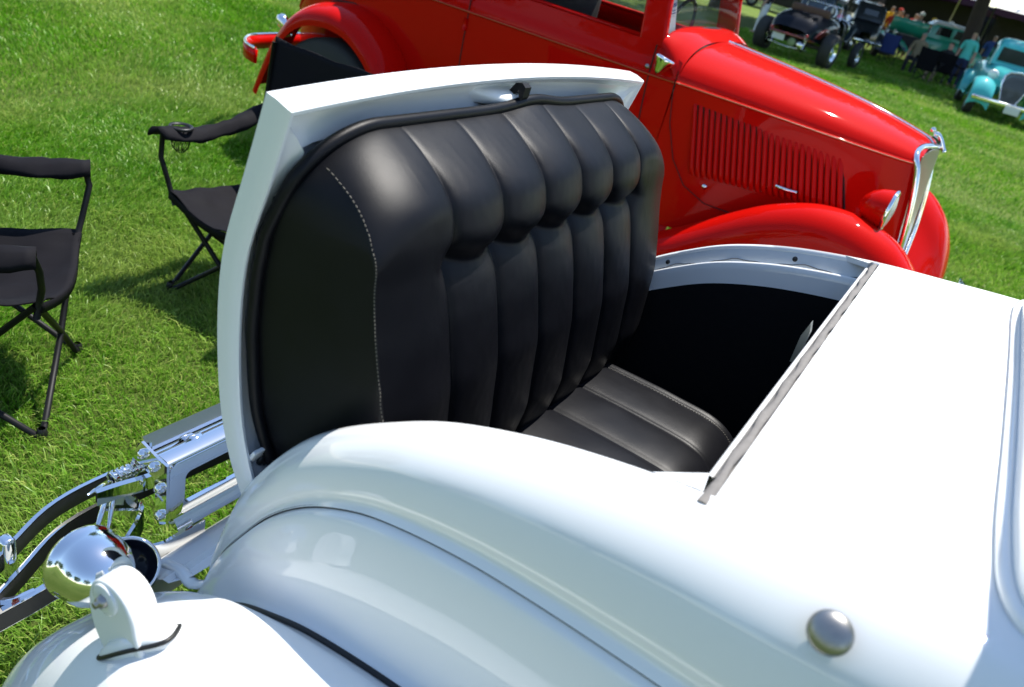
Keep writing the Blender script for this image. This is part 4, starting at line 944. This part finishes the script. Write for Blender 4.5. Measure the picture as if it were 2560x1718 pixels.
            MB().lathe([(.105, 0), (.11, .01), (.09, .03), (.05, .045), (0, .05)], (2.72, s * .50, .93), (1, 0, 0), 24).ob('headlight_lens', LENS, hl)
        bmp = MB().rbox((3.32, 0, .42), (.04, 1.56, .09), .015).ob('front_bumper', CHROME, r)
        MB().rbox((-1.02, 0, .45), (.04, 1.5, .09), .015).ob('rear_bumper', CHROME, r)
        MB().rbox((3.352, .12, .34), (.012, .32, .17), .004).ob('number_plate', PLATE, r)
    gr = MB().prism([(2.96, .0, .36), (2.965, -.16, .40), (2.93, -.27, .80), (2.90, -.27, .98), (2.89, -.20, 1.06), (2.885, 0, 1.10), (2.89, .20, 1.06), (2.90, .27, .98), (2.93, .27, .80), (2.965, .16, .40)], (0, 0, 0), (.03, 0, 0)).ob('grille', CHARC, r, smooth=False)
    gb = MB()
    for k in range(-7, 8): gb.box((2.972, k * .032, .72), (.008, .006, .52 if abs(k) < 5 else .40), Matrix.Rotation(R(-4), 3, 'Y'))
    gb.ob('grille_bars', CHARC if kind == 'pickup' else CHROME, gr)
    MB().tube([(2.97, .0, .36), (2.985, -.16, .40), (2.95, -.28, .80), (2.92, -.28, .98), (2.91, -.20, 1.07), (2.905, 0, 1.11), (2.91, .20, 1.07), (2.92, .28, .98), (2.95, .28, .80), (2.985, .16, .40)], .020, 8, closed=True).ob('grille_surround', CHROME, gr)
    if hot:
        # open cockpit, windshield frame, axle, exposed wheels, tank, plate, tail lamps
        MB().grid([[(x, v, 1.115 - .0 + (.03 if abs(v) < .4 else 0)) for v in np.linspace(-.48, .48, 9)] for x in (.15, .6, 1.1)]).ob('cockpit', DARKW, r)
        MB().rbox((.22, 0, 1.16), (.16, 1.0, .20), .05).ob('seat', mat('tan_leather_' + name, (.09, .04, .02), .6), r)
        MB().tube([(1.20, -.48, 1.08), (1.12, -.46, 1.38), (1.12, .46, 1.38), (1.20, .48, 1.08)], .014, 8).ob('windshield_frame', CHROME, r)
        MB().tube([(.85 + .05 * math.cos(q), -.26 + .17 * math.sin(q), 1.22 + .16 * math.cos(q)) for q in np.linspace(0, 2 * math.pi, 25)[:-1]], .014, 6, closed=True).ob('steering_wheel', CHROME, r)
        ax = MB(); ax.tube([(0, -.85, .40), (0, .85, .40)], .05, 10); ax.lathe([(.0, .16), (.10, .12), (.14, 0), (.10, -.12), (0, -.16)], (-.02, 0, .40), (0, 1, 0), 20); ax.ob('rear_axle', CHARC, r)
        sp_ = MB(); sp_.tube([(-.62, -.5, .30), (-.66, 0, .27), (-.62, .5, .30)], .018, 8); sp_.tube([(-.6, .42, .58), (-.62, .40, .30)], .018, 6); sp_.tube([(-.6, -.42, .58), (-.62, -.40, .30)], .018, 6); sp_.ob('spreader_bar', CHROME, r)
        MB().rbox((-.80, .22, .47), (.012, .32, .17), .004).ob('number_plate', PLATE, r)
        MB().lathe([(0, .03), (.07, .02), (.10, 0), (.10, -.05)], (-.66, -.10, .40), (-1, 0, 0), 24).ob('fuel_tank', mat('pale_green_tank', (.25, .33, .18), .4), r)
        MB().lathe([(0, .03), (.07, .02), (.09, 0), (.09, -.05)], (-.66, -.32, .38), (-1, 0, 0), 24).ob('muffler', CHROME, r)
        for s in (1, -1):
            tl = MB().lathe([(0, .02), (.03, .015), (.04, 0), (.03, -.03)], (-.78, s * .45, .62), (-1, 0, 0), 16).ob('tail_light', TAILRED, r)
            # red lower body flare
            g = [[(.45, s * .60, .50), (.30, s * .645, .75), (.0, s * .655, .86), (-.30, s * .63, .80), (-.55, s * .575, .62), (-.70, s * .50, .54)], [(.45, s * .55, .44), (.30, s * .60, .50), (0, s * .61, .55), (-.3, s * .60, .52), (-.6, s * .54, .50), (-.78, s * .44, .52)]]
            thick(loft(g, 20, 5), .012).ob('side_flare', DRED, r)
        MB().tube([(-.82, -.44, .56), (-.88, 0, .56), (-.82, .44, .56)], .030, 8).ob('rear_valance', DRED, r)
    big = hot
    for s in (1, -1):
        add_wheel(r, (0, s * (.86 if big else .70), .40 if big else .36), .40 if big else .36, .30 if big else .17, .26 if big else .22, rimm or RIM)
        add_wheel(r, (2.8, s * (.78 if big else .70), .34), .34, .18, .21, rimm or RIM)
    return r
GLASSD = mat('dark_window_glass', (.015, .02, .02), .05, spec=.8)
old_car('pickup_truck', 'turquoise vintage pickup at the right edge, facing the camera', 'truck', (-.36, 24.95), math.atan2(-2.77, .39), TURQ, 'pickup')
old_car('black_hot_rod', 'low black and dark red hot rod seen from behind, wide rear tyres', 'car', (-4.95, 22.1), math.atan2(1, .10), BLACKP, 'hotrod', rimm=CHROME, fp=DRED)
old_car('dark_coupe', 'dark blue-grey coupe with curved roof behind the black hot rod', 'car', (-6.3, 29.5), math.atan2(1, .05), mat('slate_paint', (.04, .06, .08), .3, coat=1), 'coupe', rimm=CHROME)
old_car('charcoal_coupe', 'charcoal coupe parked between the slate coupe and the green car', 'car', (-5.4, 33.5), math.atan2(1, -.35), CHARC, 'coupe')
old_car('green_sedan', 'sea green car with raised hood and white roof behind the blue chair', 'car', (-2.35, 38.3), math.atan2(-.35, -1), GREEN, 'coupe', roofp=OFFW, hood_open=True)
old_car('navy_coupe', 'navy blue coupe in deep shade behind the turquoise pickup', 'car', (.9, 31.5), math.atan2(-1, .05), mat('navy_paint', (.012, .03, .09), .3, coat=1), 'coupe')

# background folding chairs
camp_chair('blue camp chair standing in front of the raised green hood', (-3.9, 31.6), (.15, 1), fab=BLUEFAB, group=None, backh=.95, holders=())
camp_chair('black camp chair between the blue chair and the tree trunk, seen from behind', (-2.3, 27.9), (.1, 1), group=None, backh=.95, holders=())
camp_chair('black camp chair at the foot of the tree beside the turquoise pickup', (-1.75, 29.2), (.4, 1), group=None, backh=.92, holders=())

# ================================================================== TREES
def tree(label, x, y, lean, h, rad, cz, r0, n=5200, cx=0, cy=0, low=4.6):
    r = root('shade_tree', (x, y, 0), label, 'tree')
    b = MB(); P = [(0, 0, -.1), (.02, 0, .4), (lean * .35, 0, h * .22), (lean * .7, .1, h * .45), (lean, .2, h * .7), (lean * 1.1, .3, h * .95)]
    Q = cr(P, 20); b.tube(Q, list(np.interp(np.linspace(0, 1, 20), [0, .05, .3, .6, 1], [r0 * 1.5, r0 * 1.12, r0, r0 * .7, r0 * .15])), 14); t = b.ob('trunk', BARK, r)
    for k in range(9):
        a = k * 2.4; s = Q[9 + k]; e = Vector(s) + Vector((math.cos(a), math.sin(a), .55)) * rad * random.uniform(.5, .8)
        mm = (Vector(s) + e) / 2 + Vector((0, 0, rad * .10)); MB().tube(cr([tuple(s), tuple(mm), tuple(e)], 8), list(np.linspace(r0 * .4, .03, 8)), 7).ob('limb', BARK, t)
    # crown: clumps of small leaf faces
    cl = []
    for k in range(60):
        d = rng.normal(size=3); d /= np.linalg.norm(d); q = rng.uniform(.35, 1) ** .6; cl.append(np.array([lean + cx, cy, cz]) + d * np.array([rad, rad, rad * .62]) * q)
    cl = np.array(cl); idx = rng.integers(0, 60, n); pos = cl[idx] + rng.normal(0, rad * .13, (n, 3)); pos[:, 2] = np.maximum(pos[:, 2], low + rng.random(n) * .5)
    u = rng.normal(size=(n, 3)); u /= np.linalg.norm(u, axis=1)[:, None]; v = np.cross(u, rng.normal(size=(n, 3))); v /= np.linalg.norm(v, axis=1)[:, None]; s = rng.uniform(.14, .32, n)[:, None] * (1.0 if n > 3000 else 1.6)
    V = np.stack([pos - u * s, pos - v * s * .5, pos + u * s, pos + v * s * .5], 1).reshape(-1, 3); F = np.arange(n * 4).reshape(-1, 4)
    c = mk('crown', V, F, LEAF, r, smooth=False); at = c.data.attributes.new('tint', 'FLOAT', 'POINT'); at.data.foreach_set('value', np.repeat(rng.random(n), 4))
tree('dark tree trunk rising at the upper right between the green car and the turquoise pickup', -2.0, 36.2, -.6, 12, 7.2, 8.8, .27, n=20000, cx=-1.6, cy=-2.2)
tree('shade tree far left of the hot rod, its crown above the picture', -11.5, 35, .4, 12, 7.5, 8.2, .3, n=16000, cx=3.2, cy=-3.0)
tree('shade tree behind the turquoise pickup, right of the picture', 6.5, 38, .3, 12, 8.0, 8.4, .3, n=14000)
for k, (x, y, hh, rd, cz_) in enumerate(((-22, 40, 20, 9, 12.5), (-9, 62, 22, 10, 13), (3, 64, 22, 10, 13), (16, 56, 21, 10, 12.5), (-30, 20, 18, 8, 11), (24, 26, 19, 9, 11.5))):
    tree(['tall park tree beyond the lawn at the left of the picture', 'tall park tree behind the left white canopy', 'tall park tree behind the right white canopy', 'tall park tree far to the right beyond the trailers', 'tall park tree standing left of the red car lawn', 'tall park tree standing right of the red car lawn'][k], x, y, .3, hh, rd, cz_, .4, n=9000, low=3.5)
for k, (x, y, hh, rd) in enumerate(((-30, -32, 13, 6), (-13, -36, 14, 6.5), (2, -34, 12, 6), (18, -33, 14, 6.5), (-38, -8, 13, 6.5), (34, -10, 13, 6.5))):
    tree(['park tree behind the photographer, farthest left', 'park tree behind the photographer, second from left', 'park tree straight behind the photographer', 'park tree behind the photographer to the right', 'park tree alone at the left edge of the lawn', 'park tree alone at the right edge of the lawn'][k], x, y, .3, hh, rd, 6.6, .32, n=6000, low=1.6)

# ================================================================== TENTS AND TRAILERS
def canopy(label, x, y, wx, wy, zt, vm):
    r = root('canopy_tent', (x, y, 0), label, 'tent', 0)
    b = MB(); n = 9
    b.grid([[(wx * (u - .5), wy * (v - .5), zt + .9 * min(1, 1.6 * min(min(u, 1 - u), min(v, 1 - v))) * 1.3) for u in np.linspace(0, 1, n)] for v in np.linspace(0, 1, n)]); b.ob('canopy', TENT, r, smooth=False)
    v = MB()
    for (a, c) in (((-.5, -.5), (.5, -.5)), ((.5, -.5), (.5, .5)), ((.5, .5), (-.5, .5)), ((-.5, .5), (-.5, -.5))):
        rows = [[(wx * (a[0] + (c[0] - a[0]) * t) * 1.001, wy * (a[1] + (c[1] - a[1]) * t) * 1.001, zt - d - (.05 * abs(math.sin(t * 20)) if d else 0)) for t in np.linspace(0, 1, 40)] for d in (0, .28)]; v.grid(rows)
    v.ob('valance', vm, r)
    for sx in (-.5, .5):
        for sy in (-.5, .5): MB().tube([(wx * sx, wy * sy, 0), (wx * sx, wy * sy, zt)], .03, 8).ob('pole', CHARC, r)
    MB().box((0, wy * .48, 1.4), (wx * .98, .04, 2.7)).ob('back_wall', DARKT, r, smooth=False)
canopy('white canopy with purple valance at the upper right corner', 1.35, 51.5, 7.4, 5, 2.95, PURPLE)
canopy('white canopy left of the tree trunk with dark space under it', -6.3, 52.5, 6.6, 5, 3.05, PURPLE)
def trailer(label, x, y, wx, text=True):
    r = root('vendor_trailer', (x, y, 0), label, 'trailer', 0)
    MB().rbox((0, 0, 1.75), (wx, 2.4, 2.7), .08).ob('box_body', DARKT, r, smooth=True, sharp=40)
    MB().box((0, -1.215, 1.8), (wx * .45, .02, 1.0)).ob('serving_hatch', DARKW, r, smooth=False)
    MB().box((0, -1.22, 2.75), (wx * .6, .02, .34)).ob('sign_band', MAROON, r, smooth=False)
    for sx in (-.3, .3): 
        w_ = add_wheel(r, (wx * sx, -1.0, .34), .34, .2, .2)
trailer('dark vendor trailer with a faded maroon sign band behind the crowd', -11.5, 49, 8)
trailer('long dark vendor trailer behind the white-roofed green car', -3.6, 57, 9)
trailer('dark vendor trailer far behind the turquoise pickup', 7.5, 56, 8)
pl = MB().tube([(0, 0, 0), (0, 0, 3.4)], .03, 8).ob('flag_pole', DCHROME); pl.location = (-3.7, 44, 0); pl.rotation_euler = (0, R(2), 0); pl['label'] = 'thin grey pole standing among the crowd left of the tree trunk'; pl['category'] = 'pole'

# ================================================================== PEOPLE
def skin_mesh(J, E_, name):
    me = bpy.data.meshes.new(name); me.from_pydata([p for p, r in J], E_, []); o = bpy.data.objects.new(name, me); col.objects.link(o)
    sk = o.modifiers.new('skin', 'SKIN'); sk.use_smooth_shade = True
    for i, (p, r) in enumerate(J): me.skin_vertices[0].data[i].radius = (r, r) if not isinstance(r, tuple) else r
    me.skin_vertices[0].data[0].use_root = True
    su = o.modifiers.new('sub', 'SUBSURF'); su.levels = 1
    dg = bpy.context.evaluated_depsgraph_get(); dg.update(); ev_ = o.evaluated_get(dg); m2 = bpy.data.meshes.new_from_object(ev_)
    bpy.data.objects.remove(o); return m2
def body_joints(pose):
    J = [((0, 0, .95), (.15, .11)), ((0, 0, 1.12), (.14, .10)), ((0, 0, 1.34), (.17, .11)), ((0, 0, 1.47), (.08, .07)), ((0, 0.01, 1.55), .055), ((.0, .015, 1.64), (.078, .09)), ((0, .01, 1.73), (.07, .085))]
    E_ = [(0, 1), (1, 2), (2, 3), (3, 4), (4, 5), (5, 6)]
    for s in (1, -1):
        n = len(J)
        if pose == 'sit': J += [((s * .10, .02, .50 + .45 - .03), .09), ((s * .12, .42, .90), .07), ((s * .12, .48, .50), .05), ((s * .12, .46, .46), .045), ((s * .12, .60, .42), .04)]
        else:
            st = .06 * s if pose == 'walk' else 0
            J += [((s * .10, 0, .86), .095), ((s * .11, .03 + st, .48), .065), ((s * .11, -.01 + st * 2, .10), .045), ((s * .11, .00 + st * 2, .04), .045), ((s * .12, .15 + st * 2, .03), .04)]
        E_ += [(0, n), (n, n + 1), (n + 1, n + 2), (n + 2, n + 3), (n + 3, n + 4)]
        n = len(J)
        if pose == 'arms': J += [((s * .19, 0, 1.42), .06), ((s * .25, .06, 1.16), .045), ((s * .12, .28, 1.22), .035), ((s * .08, .34, 1.26), .035)]
        else: J += [((s * .19, 0, 1.42), .06), ((s * .25, 0, 1.14), .045), ((s * .26, .07, .90), .035), ((s * .26, .10, .82), .035)]
        E_ += [(2, n), (n, n + 1), (n + 1, n + 2), (n + 2, n + 3)]
    return J, E_
def submesh(me, test, inflate, name):
    b = bmesh.new(); b.from_mesh(me); b.normal_update()
    bmesh.ops.delete(b, geom=[f for f in b.faces if not test(f.calc_center_median())], context='FACES')
    for v in b.verts: v.co += v.normal * inflate
    m = bpy.data.meshes.new(name); b.to_mesh(m); b.free(); m.polygons.foreach_set('use_smooth', [True] * len(m.polygons)); return m
PM = {}
for pose in ('stand', 'walk', 'arms', 'sit'):
    J, E_ = body_joints(pose); bm_ = skin_mesh(J, E_, 'person_' + pose)
    PM[pose] = dict(body=bm_, shirt=submesh(bm_, lambda c: .93 < c.z < 1.49 and not (abs(c.x) > .2 and c.z < 1.2) and c.y < .30 and (pose != 'sit' or c.y < .2), .014, 'shirt_' + pose),
                    trousers=submesh(bm_, lambda c: .07 < c.z < .96 and abs(c.x) < .215 or (pose == 'sit' and c.z < .97 and c.y > -.2 and abs(c.x) < .22), .010, 'trousers_' + pose), hair=submesh(bm_, lambda c: c.z > 1.69 or (c.z > 1.60 and c.y < -.02), .012, 'hair_' + pose))
def shirtmat(c): return mat('shirt_%d' % random.randrange(9999), c, .85)
COLS = {'yellow': (.72, .45, .03), 'white': (.75, .75, .73), 'red': (.45, .03, .02), 'orange': (.65, .20, .03), 'grey': (.25, .25, .26), 'blue': (.05, .10, .35), 'lilac': (.45, .38, .6), 'black': (.015, .015, .017), 'khaki': (.25, .20, .12), 'navy': (.02, .03, .08), 'pink': (.6, .15, .25), 'brown': (.12, .06, .03), 'aqua': (.1, .6, .5)}
SM = {k: mat(k + '_fabric', c, .85, vary=.2, vscale=20) for k, c in COLS.items()}
first = {}
def person(label, x, y, face, pose, shirt, legs, hair, sc_=1.0, z=0, group='spectators standing beyond the parked cars', cap=None):
    r = root('person', (x, y, z), label, 'person', R(face), group); r.scale = (sc_,) * 3
    for part, m in (('body', SKIN), ('shirt', SM[shirt]), ('trousers', SM[legs]), ('hair', hair)):
        me = PM[pose][part]
        if not me.materials: me.materials.append(m)
        o = bpy.data.objects.new(part if part != 'body' else 'body', me); col.objects.link(o); o.parent = r
        o.material_slots[0].link = 'OBJECT'; o.material_slots[0].material = m
    if cap: MB().lathe([(.10, 0), (.105, .02), (.10, .06), (.07, .10), (0, .115)], (0, .012, 1.70), (0, 0, 1), 16).ob('cap', SM[cap], r); MB().rbox((0, .13, 1.705), (.14, .10, .012), .005).ob('cap_brim', SM[cap], r) if False else None
ppl = [
 ('person in a white shirt and white cap standing left of the raised green hood', -4.35, 39.6, 200, 'stand', 'grey', 'khaki', HAIRG, 1.03, 'white'),
 ('person in a bright yellow shirt, tallest in the middle of the crowd', -5.65, 40.5, 170, 'arms', 'yellow', 'navy', HAIRD, 1.04, None),
 ('person in an orange shirt next to the red shirted one left of the green hood', -5.20, 40.2, 190, 'stand', 'orange', 'navy', HAIRD, 1.0, None),
 ('person in a red shirt in front of the orange shirted one', -5.28, 38.9, 170, 'walk', 'red', 'khaki', HAIRD, .96, None),
 ('person in a lilac shirt behind the end of the raised green hood', -4.85, 39.3, 160, 'stand', 'lilac', 'khaki', HAIRD, .96, None),
 ('person in a white shirt with dark hair between lilac and grey shirts', -4.62, 40.8, 185, 'stand', 'white', 'navy', HAIRD, 1.0, None),
 ('person with a red shirt and straw coloured cap above the white car roof', -3.86, 40.0, 150, 'walk', 'red', 'khaki', HAIRD, .98, 'yellow'),
 ('person in an orange shirt right of the straw capped one', -3.62, 41.2, 200, 'stand', 'orange', 'navy', HAIRD, .99, None),
 ('person in a navy shirt and white cap beside the tree trunk', -3.15, 39.6, 180, 'stand', 'navy', 'khaki', HAIRD, 1.0, 'white'),
 ('person in a blue shirt just left of the navy shirted one', -3.42, 40.4, 160, 'stand', 'blue', 'khaki', HAIRD, .97, None),
 ('person in an orange and yellow top at the left end of the yellow group', -6.25, 41.3, 200, 'arms', 'orange', 'black', HAIRD, 1.02, None),
 ('person in a yellow shirt further back at the top edge', -6.6, 42.5, 180, 'stand', 'yellow', 'black', HAIRD, 1.04, None),
 ('person in a grey shirt behind the charcoal coupe', -6.55, 38.6, 180, 'stand', 'grey', 'black', HAIRG, 1.0, None),
 ('person in a white shirt behind the charcoal coupe, beside the grey shirt', -6.15, 38.2, 200, 'walk', 'white', 'navy', HAIRD, .98, None),
 ('person in a yellow and brown outfit behind the charcoal coupe', -6.0, 39.6, 175, 'stand', 'yellow', 'brown', HAIRD, 1.0, None),
 ('person in a red top far back between the canopies', -5.0, 43.5, 180, 'stand', 'red', 'black', HAIRD, 1.02, None),
 ('person in a white top far back under the left canopy', -4.2, 44, 180, 'stand', 'white', 'black', HAIRD, 1.02, None),
 ('person in a black top and pale trousers far left beyond the red car windshield', -7.3, 27, 100, 'walk', 'black', 'white', HAIRD, 1.0, None),
 ('person in a dark top walking behind the hot rod at the top edge', -8.0, 29.5, 60, 'walk', 'navy', 'khaki', HAIRD, 1.0, None),
 ('blond person in an aqua green top between the tree and the turquoise pickup', -1.62, 30.2, 170, 'stand', 'aqua', 'navy', mat('hair_blond', (.5, .36, .18), .7), .95, None),
 ('person in a pink shirt beside the steering wheel of the hot rod', -5.0, 26.5, 100, 'stand', 'pink', 'brown', HAIRD, .78, None),
]
for L_, x, y, f, pz, s, lg, hr, k, cp_ in ppl: person(L_, x, y, f, pz, s, lg, hr, k, cap=cp_)
for L_, x, y, f, pz, s, lg, hr, k, cp_ in [
 ('person in a pale pink shirt between the red shirt and the navy shirt', -3.3, 41.5, 180, 'stand', 'pink', 'navy', HAIRD, 1.0, None),
 ('person in a white shirt with raised forearms behind the yellow group', -5.9, 42.2, 190, 'arms', 'white', 'khaki', HAIRD, 1.03, None),
 ('person in a white shirt and red cap left of the orange shirt', -5.45, 41.4, 160, 'stand', 'white', 'navy', HAIRD, 1.0, 'red'),
 ('person in a brown shirt at the right end of the crowd near the trunk', -2.75, 41.0, 190, 'stand', 'brown', 'khaki', HAIRG, 1.0, None),
 ('grey haired person in a blue shirt right of the tree trunk', -1.35, 38.8, 180, 'stand', 'blue', 'khaki', HAIRG, 1.0, None),
 ('person in an orange top behind the pickup cab', -.6, 40.5, 170, 'walk', 'orange', 'navy', HAIRD, 1.0, None)]: person(L_, x, y, f, pz, s, lg, hr, k, cap=cp_)
person('person in a khaki shirt and dark trousers sitting with feet towards the camera', -3.05, 30.8, 175, 'sit', 'khaki', 'black', HAIRG, .98, z=-.44, group=None)
person('person in a black shirt sitting in the shade near the trunk', -2.05, 29.3, 150, 'sit', 'black', 'khaki', HAIRD, .95, z=-.42, group=None)
sb = MB(); sb.rbox((0, 0, .40), (.42, .42, .04), .012)
for sx in (-.17, .17):
    for sy in (-.17, .17): sb.tube([(sx, sy, 0), (sx, sy, .4)], .012, 6)
s1 = sb.ob('stool', CHARC); s1.location = (-3.05, 30.75, 0); s1['label'] = 'dark stool under the khaki shirted person'; s1['category'] = 'stool'
s2 = s1.copy(); col.objects.link(s2); s2.location = (-2.05, 29.25, 0); s2['label'] = 'dark stool under the black shirted person near the trunk'; s2['category'] = 'stool'
